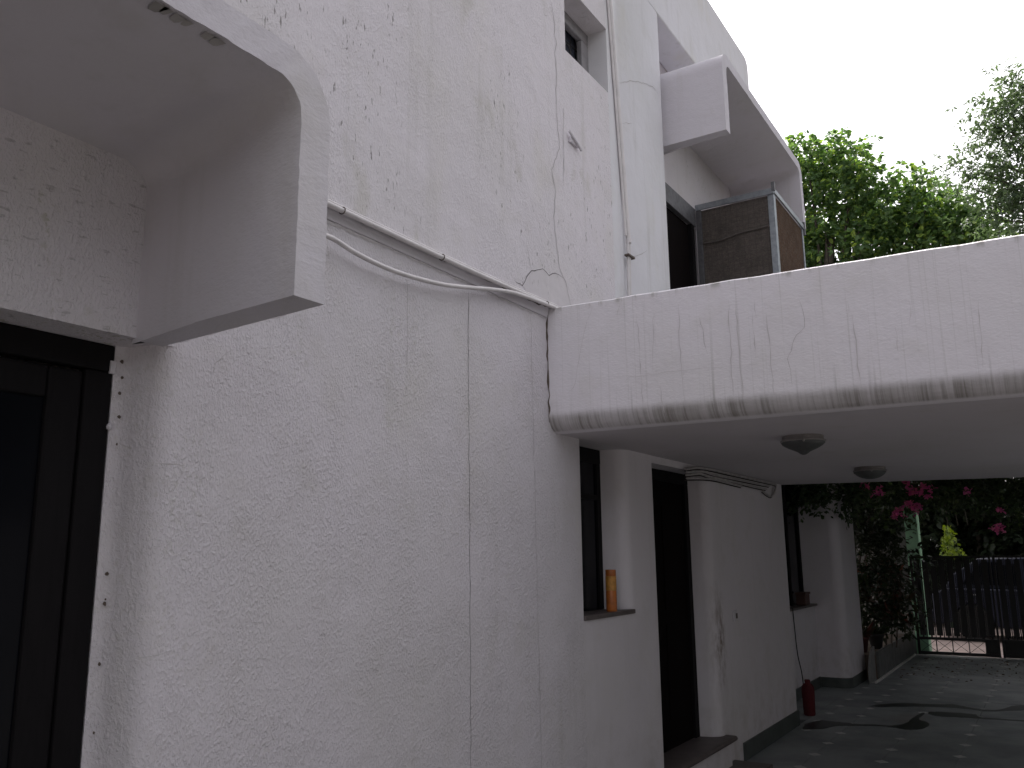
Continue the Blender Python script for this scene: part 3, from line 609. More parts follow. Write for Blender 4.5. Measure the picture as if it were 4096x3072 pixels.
red = simple('red_plastic', (.10, .006, .011), .8)
rc = empty('red_canister', (-2.315, 9.2, 0), 'red plastic canister standing on the floor behind the wall corner', 'canister')
cc_ = (-2.315, 9.2, 0)
v, f = latheg([(.050, 0), (.056, .01), (.062, .22), (.060, .27), (.045, .295), (.028, .305), (.024, .315)], cc_, 24); mesh('body', v, f, red, rc, smooth=40)
v, f = latheg([(.028, .314), (.028, .335), (.022, .34)], cc_, 16); mesh('cap', v, f, red, rc, smooth=40)
pot = simple('brown_terracotta', (.09, .045, .035), .7)
fp = empty('sill_pot', (-2.69, 10.75, .974), 'small brown square pot on the sill of the recessed window', 'pot')
prism('pot', [(-2.74, 10.64), (-2.63, 10.64), (-2.63, 10.86), (-2.74, 10.86)], 'z', .975, 1.10, pot, fp, bevel=.01)
box('rim', -2.75, -2.622, 10.63, 10.87, 1.10, 1.125, pot, fp, bevel=.004)

# ================================================================ EVAPORATIVE COOLER ON THE TERRACE
ck = empty('desert_cooler', (-2.15, 7.7, 2.56), 'large rusty air cooler with straw pads in a steel frame under the upstairs hood', 'cooler')
X0, X1, Y0, Y1, Z0, Z1 = -2.495, -1.784, 7.166, 8.20, 2.62, 4.72
def straw(name, ca, cb):
    m = mat(name, ca, .95, 0, .1); n = NB(m)
    a = n.noise(n.pos((30, 30, 90)), 1, 4, .65, 1.2); b = n.noise(n.pos((6, 6, 6)), 1, 4, .6); c = n.noise(n.pos((140, 140, 30)), 1, 3, .6, .8)
    k = n.mix(n.ramp(a, .35, .68), ca, cb); k = n.mix(n.ramp(b, .4, .7, 0, .35), k, tuple(x*.4 for x in ca)); k = n.mix(n.ramp(c, .54, .68, 0, .75), k, (.36, .31, .26))
    n.color(k); n.bump(a, 1, .05); n.bump(c, 1, .02); return m
s1 = straw('dusty_brown_straw', (.21, .18, .165), (.30, .265, .24)); s2 = straw('orange_brown_straw', (.20, .11, .065), (.26, .19, .145))
for (x, y, dx, dy, m_) in ((X1, Y0, -.055, .06, M['galv']), (X0, Y0, .05, .05, M['galvdark']), (X1, Y1, -.05, -.035, M['galv']), (X0, Y1, .05, -.05, M['galvdark'])):
    box('post', min(x, x+dx), max(x, x+dx), min(y, y+dy), max(y, y+dy), Z0, Z1-.051, m_, ck, bevel=.003)
box('top_rail', X0, X1+.006, Y0-.014, Y0-.002, Z1-.055, Z1, M['galv'], ck, bevel=.002)
box('top_rail', X1-.004, X1+.010, Y0, Y1+.02, Z1-.045, Z1, M['galv'], ck, bevel=.002)
box('top_rail', X0, X1-.01, Y1, Y1+.014, Z1-.10, Z1, M['galv'], ck)
box('corner_bolt', X1-.012, X1+.016, Y0-.020, Y0+.012, Z1-.03, Z1+.05, M['galvdark'], ck)
box('corner_bolt', X1-.012, X1+.016, Y1+.0, Y1+.03, Z1-.10, Z1+.03, M['galvdark'], ck)
box('straw_pad', X0+.052, X1-.057, Y0+.012, Y0+.05, Z0+.05, Z1-.056, s1, ck, label='dusty brown side pad')
box('straw_pad', X1-.045, X1-.012, Y0+.061, Y1-.036, Z0+.05, Z1-.046, s2, ck, label='orange brown front pad')
box('tank', X0, X1, Y0, Y1, Z0-.06, Z0+.05, M['galvdark'], ck)
def mesh_wires(axis, p, a0, a1, z0, z1, step, r):
    g = []; a = a0+step/2
    while a < a1:
        P = [(a, p+random.uniform(-.002, .002), z0), (a+random.uniform(-.004, .004), p, z1)] if axis == 'y' else [(p, a, z0), (p, a, z1)]
        g.append(tubeg(P, r, 4, False)); a += step
    z = z0+step/2
    while z < z1:
        P = [(a0, p, z), ((a0+a1)/2, p-.002, z+random.uniform(-.006, .006)), (a1, p, z)] if axis == 'y' else [(p, a0, z), (p, a1, z)]
        g.append(tubeg(P, r, 4, False)); z += step*.8
    return join(g)
wm = mat('rusty_mesh_wire', (.10, .085, .075), .8)
v, f = mesh_wires('y', Y0+.008, X0+.05, X1-.055, 3.3, Z1-.06, .05, .0008); mesh('wire_mesh', v, f, wm, ck, kind='stuff')
v, f = mesh_wires('x', X1-.008, Y0+.06, Y1-.036, 3.3, Z1-.05, .05, .0008); mesh('wire_mesh', v, f, wm, ck, kind='stuff')
v, f = tubeg([(X0+.05, Y0+.002, 4.345), (X0+.2, Y0+.002, 4.34), (X1-.3, Y0+.002, 4.375), (X1-.055, Y0+.002, 4.385)], .008, 6); mesh('brace', v, f, simple('pale_brace', (.13, .115, .105), .8), ck, smooth=50)
# steel lintel and dark opening behind the cooler
dl = box('window', XR-.04, XR-.02, 5.90, 7.22, 2.56, 4.51, M['reddoor'], house, label='dark opening behind the cooler')
sub('lintel', XR-.02, XR+.022, 5.90, 7.165, 4.513, 4.688, M['galvdark'], dl, bevel=.003)
sub('frame', XR-.019, XR+.02, 7.05, 7.12, 2.56, 4.51, M['darkwood'], dl)

# ================================================================ GATE, PILLARS, BOUNDARY
black = simple('black_gate_paint', (.012, .012, .013), .55)
green = simple('pale_green_wall_paint', (.36, .66, .44), .7, 0, .3, 3)
YG = 15.2
gp = empty('gate_pillar', (-2.02, YG+.15, 0), 'pale green pillar on the left of the black gate', 'pillar')
prism('shaft', [(-2.115, YG+.04), (-1.93, YG+.04), (-1.93, YG+.34), (-2.115, YG+.34)], 'z', -.02, 2.25, green, gp, bevel=.01)
box('pillar_cap', -2.15, -1.895, YG+.0, YG+.38, 2.25, 2.31, green, gp, bevel=.01)
gp2 = empty('gate_pillar', (.52, YG+.15, 0), 'pale green pillar on the right of the black gate', 'pillar')
box('shaft', .42, .70, YG+.04, YG+.34, -.02, 2.25, green, gp2, bevel=.01)
box('pillar_cap', .39, .73, YG+.0, YG+.38, 2.25, 2.31, green, gp2, bevel=.01)
def leaf(x0, x1, label, flip=False):
    g = empty('gate_leaf', ((x0+x1)/2, YG, 0), label, 'gate', 'leaves of the driveway gate')
    B = lambda nm, a, b, z0, z1, y0=YG-.016, y1=YG+.016, **k: box(nm, a, b, y0, y1, z0, z1, black, g, **k)
    B('stile', x0, x0+.035, .0, 1.51); B('stile', x1-.035, x1-.008, .0, 1.51)
    B('rail', x0+.036, x1-.036, 1.475, 1.51); B('rail', x0+.036, x1-.036, .235, .275); B('rail', x0+.036, x1-.036, .015, .06)
    a, b = x0+.036, x1-.036; N = max(1, round((b-a)/.118)); st = (b-a)/N
    for k in range(N):
        c = a+st*(k+.5); hw = st*.5-.017
        B('flat_bar', c-hw, c+hw, .300, 1.452, YG-.004, YG+.004)
        B('tab', c-.012, c+.012, .275, .299, YG-.003, YG+.003); B('tab', c-.012, c+.012, 1.4525, 1.4745, YG-.003, YG+.003)
        if k: B('bar', a+st*k-.006, a+st*k+.006, .276, 1.4745, YG-.006, YG+.006)
    boxes = 4; wbx = .213
    for k in range(boxes):
        q0 = (x0+.05+k*(wbx+.012)) if not flip else (x1-.05-(k+1)*(wbx+.012))
        B('divider', q0+wbx, q0+wbx+.012, .061, .234) if not flip else B('divider', q0-.012, q0, .061, .234)
        for s in (0, 1):
            zc = (.064, .231); P = [(q0+.002, YG+.002*s, zc[s]), (q0+wbx-.002, YG+.002*s, zc[1-s])]
            v, f = tubeg(P, .0035, 5); mesh('cross_bar', v, f, black, g)
    q = x0+.05+boxes*(wbx+.012) if not flip else x1-.05-boxes*(wbx+.012)
    if not flip: B('kick_plate', q-.0, x1-.036, .061, .234, YG-.005, YG+.005)
    else: B('kick_plate', x0+.036, q, .061, .234, YG-.005, YG+.005)
    return g
g1 = leaf(-2.085, -.945, 'left leaf of the black metal gate beside the green pillar')
box('lock_box', -2.06, -1.985, YG-.05, YG-.017, .92, 1.12, black, g1, bevel=.005)
g2 = leaf(-.925, .40, 'right leaf of the black metal gate', True)
box('gate_threshold', -2.1, .45, YG-.09, YG-.02, -.004, .012, simple('pale_stone_strip', (.70, .68, .66), .7), kind='structure')
# boundary wall left of gate pillar and along the right side of the drive
bw = stucco('boundary_plaster', (.20, .20, .20), rough_amt=.4, dirt=.6)
w1 = tag(box('boundary_wall', -9, -2.12, YG+.08, YG+.28, -.05, 1.9, bw), 'grimy boundary wall behind the bushes left of the green pillar', 'wall')
w2 = tag(box('boundary_wall', .72, 3.0, YG+.08, YG+.28, -.05, 1.9, bw), 'grimy boundary wall right of the gate', 'wall')
w4 = tag(box('boundary_wall', 2.95, 3.15, -8, YG+.28, -.05, 1.95, bw), 'unseen long wall added on the open side of the driveway to block low light', 'wall')  # wall added out of view, its height set to limit side light

# planter with stone face beside the drive
pm_ = simple('grey_stone_cladding', (.16, .165, .16), .6, 0, .3, 8)
pl = empty('planter', (-2.3, 13.5, 0), 'low grey stone planter between the corner pillar and the gate', 'planter')
for k in range(7):
    y = 12.14+k*.425
    box('stone_slab', -2.17+random.uniform(-.004, .004), -2.14, y, y+.418, .0, .34+random.uniform(-.006, .006), pm_, pl, bevel=.004)
box('soil', -3.4, -2.171, 12.1, 15.2, .0, .30, M['earth'], pl)
box('kerb_strip', -2.137, -2.112, 11.72, 15.13, 0, .022, simple('pale_kerb_strip', (.75, .73, .70), .7), kind='structure')
ms = empty('stone_panel', (-2.18, 11.8, 0), 'thin marble slab with curved edge leaning at the foot of the corner pillar', 'slab')
pts = [(11.72, 0), (12.14, 0), (12.14, .40)]+[(12.14-.42*sin(rad(a)), .06+.34*cos(rad(a))) for a in range(10, 91, 10)]
prism('panel', pts, 'x', -2.205, -2.18, simple('grey_marble', (.30, .30, .29), .35), ms, bevel=.003)
import numpy as np
rng = np.random.default_rng(5)
def leafmat(name, a, b, c=None, trans=.35, rough=.5, tm=(1.5, 1.6, .5, 1)):
    m = bpy.data.materials.new(name); m.use_nodes = True; t = m.node_tree; bs = t.nodes['Principled BSDF']
    geo = t.nodes.new('ShaderNodeNewGeometry'); rp = t.nodes.new('ShaderNodeValToRGB')
    e = rp.color_ramp.elements; e[0].position = .0; e[0].color = (*a, 1); e[1].position = .8; e[1].color = (*b, 1)
    if c: k = e.new(.97); k.color = (*c, 1)
    t.links.new(geo.outputs['Random Per Island'], rp.inputs[0]); t.links.new(rp.outputs[0], bs.inputs['Base Color'])
    bs.inputs['Roughness'].default_value = rough; bs.inputs['Specular IOR Level'].default_value = .35
    tr = t.nodes.new('ShaderNodeBsdfTranslucent'); mx = t.nodes.new('ShaderNodeMixShader'); mx.inputs[0].default_value = trans
    g = t.nodes.new('ShaderNodeMix'); g.data_type = 'RGBA'; g.blend_type = 'MULTIPLY'; g.inputs[0].default_value = 1; g.inputs[7].default_value = tm
    t.links.new(rp.outputs[0], g.inputs[6]); t.links.new(g.outputs[2], tr.inputs[0])
    out = t.nodes['Material Output']; t.links.new(bs.outputs[0], mx.inputs[1]); t.links.new(tr.outputs[0], mx.inputs[2]); t.links.new(mx.outputs[0], out.inputs[0])
    return m
def leaves(name, pos, dirn, size, width, m, parent=None, kind='stuff', fold=.18, label=None, tilt=.5):
    """leaf-sized folded blades: pos (n,3), dirn (n,3) pointing from stalk to tip"""
    pos = np.asarray(pos, float); d = np.asarray(dirn, float); n = len(pos)
    d /= np.linalg.norm(d, axis=1)[:, None]+1e-9
    up_ = rng.normal(size=(n, 3))*tilt+np.array([0, 0, 1.]); s = np.cross(d, up_); s /= np.linalg.norm(s, axis=1)[:, None]+1e-9
    nn = np.cross(s, d); L = (size*rng.uniform(.65, 1.25, n))[:, None]; W = L*width
    base = pos; tip = pos+d*L-nn*L*.12; mid = pos+d*L*.5-nn*L*fold*.5; l1 = pos+d*L*.33+s*W*.5; r1 = pos+d*L*.33-s*W*.5; l2 = pos+d*L*.7+s*W*.36; r2 = pos+d*L*.7-s*W*.36
    V = np.stack([base, l1, l2, tip, r2, r1, mid], 1).reshape(-1, 3)
    k = np.arange(n)[:, None]*7
    F = np.concatenate([k+np.array([[0, 1, 2, 6]]), k+np.array([[6, 2, 3, 3]])], 1)
    me = bpy.data.meshes.new(name)
    tris = np.concatenate([k+np.array([[a, b, c]]) for a, b, c in ((0, 1, 6), (1, 2, 6), (2, 3, 6), (3, 4, 6), (4, 5, 6), (5, 0, 6))], 0)
    tris = tris[np.argsort(tris[:, 0]//7, kind='stable')]
    me.vertices.add(len(V)); me.vertices.foreach_set('co', V.ravel())
    me.loops.add(tris.size); me.loops.foreach_set('vertex_index', tris.ravel().astype(np.int32))
    me.polygons.add(len(tris)); me.polygons.foreach_set('loop_start', np.arange(0, tris.size, 3, dtype=np.int32)); me.update(); me.validate()
    me.materials.append(m)
    o = bpy.data.objects.new(name, me); col.objects.link(o)
    if parent: o.parent = parent; me.transform(Matrix.Translation(-parent.location))
    return tag(o, label, kind=kind)
def ball(n, c, r, shell=.55):
    v = rng.normal(size=(n, 3)); v /= np.linalg.norm(v, axis=1)[:, None]
    rad_ = (shell+(1-shell)*rng.random(n)**.6)[:, None]*np.asarray(r)
    return np.asarray(c)+v*rad_, v
def crown(blobs, per, spread, whorl, out=.6, droop=.0):
    """blobs: (centre, radius); each blob carries sprays, each spray a whorl of leaves"""
    P, D = [], []
    for c, r in blobs:
        k = int(per*(r/.6)**2); q, v = ball(k, c, np.array([r, r, r*.85]), .45)
        q += rng.normal(size=q.shape)*spread
        for p, n_ in zip(q, v):
            ax = n_*out+np.array([0, 0, .55])+rng.normal(size=3)*.25; ax /= np.linalg.norm(ax)
            w = rng.normal(size=(whorl, 3)); w -= (w@ax)[:, None]*ax; w /= np.linalg.norm(w, axis=1)[:, None]+1e-9
            d = w+ax*rng.uniform(.1, .6)-np.array([0, 0, droop]); P.append(p+w*.012+rng.normal(size=(whorl, 3))*.02); D.append(d)
    return np.concatenate(P), np.concatenate(D)
bark = simple('grey_brown_bark', (.12, .10, .085), .9, 0, .4, 9, .6)
def trunk(name, pts, r0_, r1_, parent, n=10):
    P = catmull(pts, 5); k = len(P); v, f = tubeg(P, [r0_+(r1_-r0_)*i/(k-1) for i in range(k)], n); return mesh(name, v, f, bark, parent, smooth=60)
T1 = [(-3.92, 19.0, 10.35), (-4.18, 19.0, 10.55), (-3.36, 19.0, 10.38), (-2.92, 19.0, 10.02), (-3.86, 19.0, 9.61), (-3.32, 19.0, 9.59), (-2.66, 19.0, 9.37), (-2.24, 19.0, 9.03), (-1.87, 19.0, 9.29), (-3.65, 19.0, 8.84), (-3.02, 19.0, 8.81), (-2.43, 19.0, 8.57), (-1.54, 19.0, 8.7), (-1.23, 19.0, 8.46), (-1.86, 19.0, 8.33), (-1.23, 19.0, 8.02), (-0.73, 19.0, 7.94), (-3.7, 19.0, 8.15), (-2.93, 19.0, 8.05), (-2.2, 19.0, 7.84), (-1.53, 19.0, 7.81), (-4.58, 19.0, 9.78), (-4.57, 19.0, 9.05), (-4.51, 19.0, 8.31), (-3.07, 19.0, 9.41), (-2.66, 19.0, 8.16), (-0.94, 19.0, 8.12), (-0.53, 19.0, 7.76)]
T2 = [(0.23, 15.0, 8.96), (0.04, 15.0, 8.76), (0.26, 15.0, 8.51), (-0.1, 15.0, 8.76), (-0.05, 15.0, 8.3), (0.2, 15.0, 8.05), (-0.21, 15.0, 8.43), (-0.4, 15.0, 7.96), (-0.03, 15.0, 7.77), (0.14, 15.0, 7.47), (-0.3, 15.0, 7.55), (-0.06, 15.0, 7.23), (0.09, 15.0, 6.98), (-0.74, 15.0, 7.83), (-0.97, 15.0, 7.76), (-0.54, 15.0, 7.3), (-0.26, 15.0, 6.94), (-0.01, 15.0, 6.67), (-0.45, 15.0, 6.81), (0.51, 15.0, 9.0), (0.54, 15.0, 8.34), (0.47, 15.0, 7.72), (0.34, 15.0, 7.13), (0.42, 15.0, 6.69)]

L_broad = leafmat('broad_tree_leaf', (.068, .130, .055), (.13, .215, .080), (.27, .37, .075), .45, tm=(1.25, 1.35, .7, 1))
L_fine = leafmat('fine_tree_leaf', (.075, .11, .07), (.12, .165, .10), None, .42, tm=(1.2, 1.3, .8, 1))
L_dark = leafmat('dark_hedge_leaf', (.010, .018, .008), (.022, .036, .016), None, .15)
L_boug = leafmat('bougainvillea_leaf', (.025, .045, .022), (.06, .095, .045), (.12, .16, .09), .25)
L_yel = leafmat('yellow_green_leaf', (.07, .12, .015), (.22, .29, .035), None, .4)
L_red = leafmat('croton_leaf', (.030, .040, .018), (.06, .030, .022), (.20, .06, .05), .2)
L_pink = leafmat('magenta_bract', (.80, .16, .50), (.90, .22, .46), (.95, .35, .55), .35, tm=(1, 1, 1, 1))

# broad leaved tree behind the upper floor
t = empty('broadleaf_tree', (-4.2, 19.5, 0), 'dense broad leaved tree rising behind the carport beside the upper floor', 'tree')
trunk('trunk', [(-4.2, 19.5, -.1), (-4.1, 19.4, 3), (-3.9, 19.3, 6), (-3.6, 19.2, 8.6)], .24, .10, t)
bl = []
for c in T1:
    bl.append((np.array(c), rng.uniform(.42, .62)))
    bl.append((np.array(c)+np.array([rng.uniform(-.3, .3), rng.uniform(.5, 1.6), rng.uniform(-.5, .15)]), rng.uniform(.5, .7)))
for k in range(30):   # lower crown, hidden from the photograph's side by the beam
    bl.append((np.array([rng.uniform(-6.5, -1.2), rng.uniform(18.6, 21.5), rng.uniform(5.2, 7.4)]), rng.uniform(.6, .9)))
for k in range(16):
    bl.append((np.array([rng.uniform(-7.5, -4.4), rng.uniform(18.6, 21.5), rng.uniform(6.5, 10.6)]), rng.uniform(.6, .9)))
P, D = crown(bl, 84, .06, 6, .8, .15)
leaves('crown', P, D, .125, .62, L_broad, t)
for i, (c, r) in enumerate(bl[:56:3]): trunk('branch', [(-3.9, 19.3, 5.5), ((c[0]-3.8)/2, (c[1]+19.3)/2, (c[2]+6)/2), tuple(c)], .06, .012, t, 6)
# feathery tree on the right
t = empty('feathery_tree', (1.9, 15.9, 0), 'taller fine leaved tree at the right edge with loose hanging twigs', 'tree')
trunk('trunk', [(1.9, 15.9, -.1), (1.8, 15.8, 3), (1.6, 15.5, 5.5), (1.3, 15.3, 8.2)], .18, .06, t)
bl = []
for c in T2:
    r = .26 if c[0] < -.9 else .34
    bl.append((np.array(c), r*rng.uniform(.85, 1.15)))
    if c[0] > -.7: bl.append((np.array(c)+np.array([rng.uniform(-.2, .3), rng.uniform(.2, 1.2), rng.uniform(-.4, .3)]), .33))
for k in range(22): bl.append((np.array([rng.uniform(.5, 3.5), rng.uniform(14.4, 17), rng.uniform(4.6, 9.5)]), rng.uniform(.5, .8)))
P, D = crown(bl, 108, .12, 7, .5, .7)
leaves('crown', P, D, .085, .40, L_fine, t)
for i, (c, r) in enumerate(bl[:40:2]): trunk('branch', [(1.6, 15.5, 5.2), ((c[0]+1.5)/2, (c[1]+15.4)/2, (c[2]+5.4)/2+.3), tuple(c)], .03, .006, t, 6)

# bougainvillea arching over the gate
t = empty('bougainvillea', (-2.6, 13.6, 0), 'dark bougainvillea arching over the gate with magenta flowers', 'shrub')
for q in range(5): trunk('stem', [(-2.9+.06*q, 14.2, .2), (-2.85+.06*q, 14.1, 1.3), (-2.7+.25*q, 13.9, 2.6), (-1.2+.7*q, 13.6, 3.2)], .02, .01, t, 6)
bl = []
for k in range(150):
    x = rng.uniform(-3.2, 2.8); low = 2.02+.12*np.sin(x*2.3)+(.0 if x > -1.9 else -.15)
    bl.append((np.array([x, rng.uniform(12.4, 15.0), rng.uniform(low+.2, 3.25)]), rng.uniform(.2, .36)))
for k in range(60): bl.append((np.array([rng.uniform(-3.0, -2.2), rng.uniform(9.4, 12.4), rng.uniform(2.7, 3.2)]), rng.uniform(.18, .3)))  # this loop and the next: leaf blobs put overhead to shade the pillar
for k in range(90): bl.append((np.array([rng.uniform(-2.4, 0.5), rng.uniform(9.5, 12.0), rng.uniform(3.0, 3.5)]), rng.uniform(.2, .3)))
for k in range(10): bl.append((np.array([rng.uniform(-2.9, -2.3), rng.uniform(11.0, 12.3), rng.uniform(2.2, 2.5)]), rng.uniform(.12, .2)))
P, D = crown(bl, 190, .06, 4, .7, .25)
leaves('foliage', P, D, .075, .62, L_boug, t)
bl = [(np.array([rng.uniform(-2.75, -2.25), rng.uniform(10.6, 11.0), rng.uniform(2.15, 2.6)]), rng.uniform(.10, .18)) for k in range(16)]
bl += [(np.array([rng.uniform(-2.5, -2.1), rng.uniform(11.1, 12.2), rng.uniform(2.1, 2.6)]), rng.uniform(.12, .2)) for k in range(16)]
P, D = crown(bl, 420, .05, 4, .7, .3)
leaves('foliage', P, D, .06, .6, L_boug, t)
ov = [(np.array([rng.uniform(-3.9, 3.0), rng.uniform(10.7, 15.9), rng.uniform(3.15, 4.3)]), rng.uniform(.38, .52)) for k in range(560)]  # unseen leaf cover added above the drive to darken floor and pillar
ov += [(np.array([rng.uniform(-3.9, -.4), rng.uniform(9.4, 10.7), rng.uniform(3.0, 3.9)]), rng.uniform(.35, .5)) for k in range(90)]
P, D = crown(ov, 62, .08, 4, .6, .25)
leaves('shade_canopy', P, D, .13, .65, L_boug, t)
P, D = [], []
for fx, fy, fz in FLOWERS:
    y = 12.12+rng.uniform(-.08, .08); s = y/12.6; c = np.array([fx*s, y, 1.6+(fz-1.6)*s])
    for h in range(4):
        cc = c+rng.normal(size=3)*np.array([.025, .03, .02]); 
        for a in range(3):
            P.append(cc); D.append(np.array([cos(a*2.1+h), -.8, sin(a*2.1+h)])+rng.normal(size=3)*.2)
leaves('flowers', P, D, .052, .85, L_pink, t, label='magenta papery flowers')
# hanging vine on the pillar side, dark shrub and crotons in the planter
t = empty('dark_shrub', (-2.7, 12.9, .3), 'dark leafy shrub growing behind the rounded corner pillar', 'shrub')
bl = [(np.array([rng.uniform(-3.3, -2.05), rng.uniform(12.3, 14.9), rng.uniform(.5, 2.3)]), rng.uniform(.22, .36)) for k in range(60)]
P, D = crown(bl, 150, .06, 4, .7, .2); leaves('foliage', P, D, .085, .5, L_dark, t)
trunk('stem', [(-2.7, 12.9, .25), (-2.65, 12.9, 1.2), (-2.5, 13, 2.2)], .03, .015, t, 6)
t = empty('croton', (-2.2, 13.0, .3), 'reddish leaved croton leaning over the planter edge in front of the green pillar', 'plant')
bl = [(np.array([rng.uniform(-2.45, -1.92), rng.uniform(12.7, 13.6), rng.uniform(.55, 1.35)]), rng.uniform(.12, .2)) for k in range(18)]
P, D = crown(bl, 60, .06, 5, .9, .3); leaves('foliage', P, D, .14, .42, L_red, t)
for k in range(4): trunk('stem', [(-2.25+.05*k, 13.0+.1*k, .28), (-2.22+.06*k, 13.05+.1*k, .8), (-2.15+.06*k, 13.1+.1*k, 1.2)], .012, .006, t, 5)
def potted(x, y, pc, lab, lm, nl, size, cat='plant'):
    t = empty('potted_plant', (x, y, .30), lab, cat)
    v, f = latheg([(.07, 0), (.10, .16), (.112, .17), (.112, .195), (.095, .195), (.09, .17)], (x, y, .30 if x < -2.17 else 0), 20); mesh('pot', v, f, simple('pot_'+lab.split()[0], pc, .6), t, smooth=40)
    z0 = .48
    P = [np.array([x, y, z0])+rng.normal(size=3)*.012 for k in range(nl)]; D = [np.array([cos(k*2.4), sin(k*2.4), rng.uniform(.3, 1.6)]) for k in range(nl)]
    leaves('leaves', P, D, size, .13, lm, t, fold=.3)
potted(-2.38, 12.35, (.06, .012, .012), 'red pot with a spiky star shaped plant beside the corner pillar', L_red, 26, .26)
potted(-2.28, 12.85, (.02, .02, .02), 'black pot with long narrow green leaves on the planter', L_boug, 24, .24)
# sunlit creeper hanging beyond the gate
t = empty('creeper', (-.9, 16.3, 0), 'bright yellow green creeper hanging in the sun just beyond the gate', 'creeper')
(ax_, _, az_), (bx_, _, bz_) = YEL
P, D = [], []
for k in range(230):
    u = rng.random(); v_ = rng.random()**.75
    x = ax_+(bx_-ax_)*((1-v_)*.15+u*(.3+.55*v_**2)); z = az_+(bz_-az_)*v_
    P.append((x, 16.3+rng.uniform(-.25, .25), z)); D.append((rng.normal()*.5+.3, -.3+rng.normal()*.4, -.6+rng.normal()*.4))
leaves('foliage', P, D, .075, .55, L_yel, t)
for k in range(3): trunk('stem', [(ax_+.1*k, 16.4, 4.2), (ax_+.1+.12*k, 16.35, 3.2), (ax_+.15+.15*k, 16.3, 2.0)], .012, .005, t, 5)
# hedge and trees across the road
t = empty('hedge', (0, 22.6, 0), 'tall dark hedge across the road behind the gate', 'hedge')
bl = [(np.array([rng.uniform(-11, 7), rng.uniform(21.8, 23.6), rng.uniform(.1, 5.6)]), rng.uniform(.55, .85)) for k in range(340)]
P, D = crown(bl, 46, .1, 5, .8, .2); leaves('foliage', P, D, .16, .6, L_dark, t)
for k in range(7): trunk('stem', [(-9+2.4*k, 22.8, -.1), (-9+2.4*k+.2, 22.7, 2), (-9+2.4*k, 22.8, 4)], .08, .03, t, 6)
w3_ = tag(box('boundary_wall', -14, 12, 24.2, 24.4, -.05, 3.2, simple('dark_brown_wall', (.05, .04, .035), .9)), 'dim wall behind the hedge across the road', 'wall')
t = empty('hedge', (4.2, 5, 0), 'unseen tall hedge added beyond the boundary wall to shade the lower walls', 'hedge')  # foliage row added out of view to darken the lower walls
bl = [(np.array([rng.uniform(3.55, 4.9), yy, rng.uniform(.4, 5.0 if yy > 1 else 4.6)]), rng.uniform(.45, .7)) for yy in rng.uniform(-7, 15, 400)]
P, D = crown(bl, 30, .1, 5, .8, .2); leaves('foliage', P, D, .17, .6, L_dark, t)
for k in range(8): trunk('stem', [(4.2, -4+2.3*k, -.1), (4.25, -3.9+2.3*k, 1.5), (4.1, -4+2.3*k, 3.2)], .05, .02, t, 6)
# fallen leaves near the gate
P = np.stack([rng.uniform(-2.05, -.4, 260), 12.3+2.7*rng.random(260)**.8, np.full(260, .006)], 1); D = np.stack([rng.normal(size=260), rng.normal(size=260), rng.normal(size=260)*.12], 1)
tag(leaves('fallen_leaves', P, D, .035, .5, simple('dry_leaf', (.14, .075, .04), .8), None), 'dry leaves scattered on the driveway by the gate', 'leaves')

# ================================================================ CAR BEHIND THE GATE
cb = simple('dark_blue_car_paint', (.006, .009, .030), .6, .0, .1, 2, 0); rub = mat('tyre_rubber', (.015, .015, .015), .8); alu = mat('wheel_alloy', (.4, .4, .42), .35, .8)
car = empty('parked_car', (-.3, 18.8, 0), 'dark blue car parked across the road view behind the gate bars', 'car')
cx, cy = -.3, 18.8
def arch(x0): return [(cx+x0+.33*cos(rad(a)), .31+.33*sin(rad(a))) for a in range(180, -1, -20)]
low = [(cx-1.85, .35)]+[(cx-1.83, .25)]+arch(-1.2)+[(cx-.8, .22), (cx+.85, .22)]+arch(1.2)[0:]+[(cx+1.84, .27), (cx+1.90, .5), (cx+1.82, .72), (cx+1.0, .86), (cx-1.6, .92), (cx-1.86, .80)]
prism('body', low, 'y', cy-.8, cy+.8, cb, car, smooth=30, bevel=.03)
vb = [(cx-1.62, .915), (cx+1.02, .855), (cx+.35, 1.42), (cx-.2, 1.47), (cx-1.05, 1.44), (cx-1.5, 1.15)]
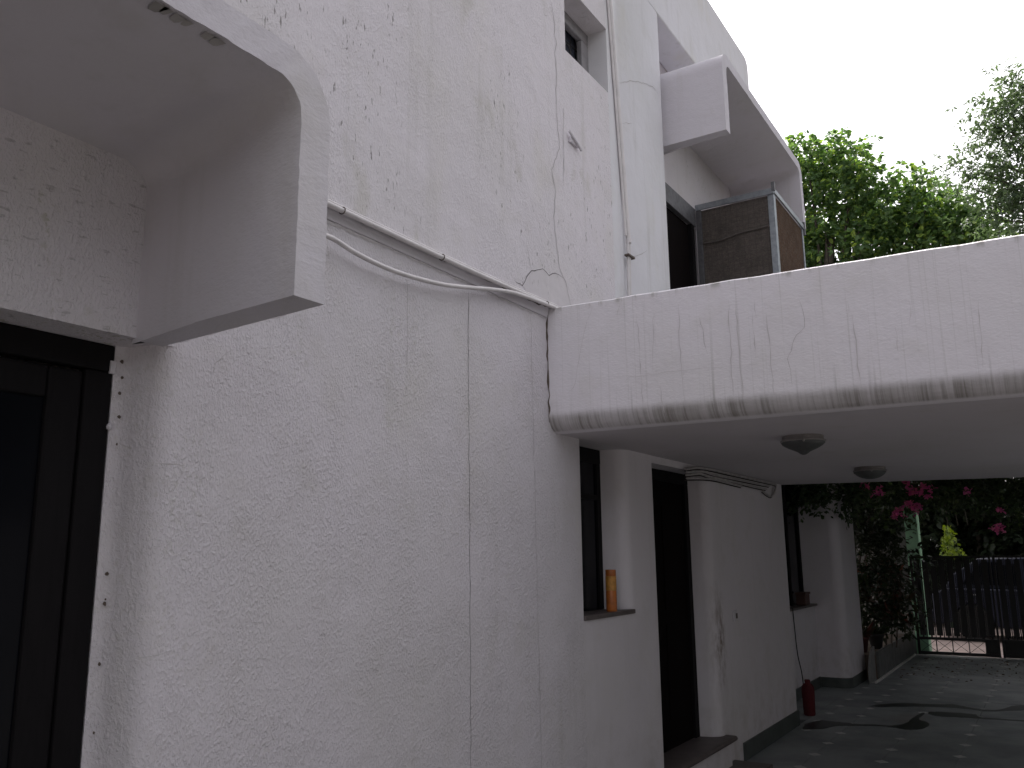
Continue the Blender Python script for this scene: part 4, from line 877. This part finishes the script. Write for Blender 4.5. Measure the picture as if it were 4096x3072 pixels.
V = []; 
for s, ins in ((-1, 0), (1, 0)):
    for i, (x, z) in enumerate(vb): k = .74 if i < 2 else .60 if i < 5 else .68; V.append((x, cy+s*k, z))
nb = len(vb); F = [tuple(range(nb)), tuple(range(nb, 2*nb))[::-1]]+[(i, i+nb, (i+1) % nb+nb, (i+1) % nb) for i in range(nb)]
mesh('cabin', V, F, cb, car, smooth=30, bevel=.03)
for pts in ([(cx-.30, .95), (cx+.78, .92), (cx+.30, 1.36), (cx-.28, 1.39)], [(cx-1.35, .98), (cx-.40, .96), (cx-.38, 1.39), (cx-1.0, 1.37)]):
    V = [(x, cy-.755+.14*(z-.9)/.5-.0, z) for x, z in pts]; V += [(x, y+.01, z) for x, y, z in V]
    mesh('window', V, [(0, 1, 2, 3), (7, 6, 5, 4), (0, 4, 5, 1), (1, 5, 6, 2), (2, 6, 7, 3), (3, 7, 4, 0)], M['glass'], car)
for x in (-1.2, 1.2):
    for y in (cy-.80, cy+.60):
        v, f = latheg([(.19, 0), (.29, 0), (.31, .03), (.31, .17), (.29, .20), (.19, .20)], (0, 0, 0), 24); wv = [(cx+x+p[0], y+p[2], .31+p[1]) for p in v]
        wh = mesh('wheel', wv, [q[::-1] for q in f], rub, car, smooth=30)
        v, f = latheg([(.03, -.005), (.17, .01), (.188, -.002), (.19, .19)], (0, 0, 0), 20); wv = [(cx+x+p[0], y+p[2]+.004, .31+p[1]) for p in v]
        mesh('rim', wv, [q[::-1] for q in f], alu, wh, smooth=30)
box('headlight', cx+1.72, cx+1.87, cy-.78, cy-.5, .62, .74, M['pvc'], car, bevel=.02); box('headlight', cx+1.72, cx+1.87, cy+.5, cy+.78, .62, .74, M['pvc'], car, bevel=.02)
box('bumper', cx-1.93, cx-1.80, cy-.75, cy+.75, .30, .50, cb, car, bevel=.03); box('door_handle', cx-.2, cx-.05, cy-.825, cy-.80, .78, .80, alu, car)
box('door_handle', cx-1.2, cx-1.05, cy-.825, cy-.80, .79, .81, alu, car)
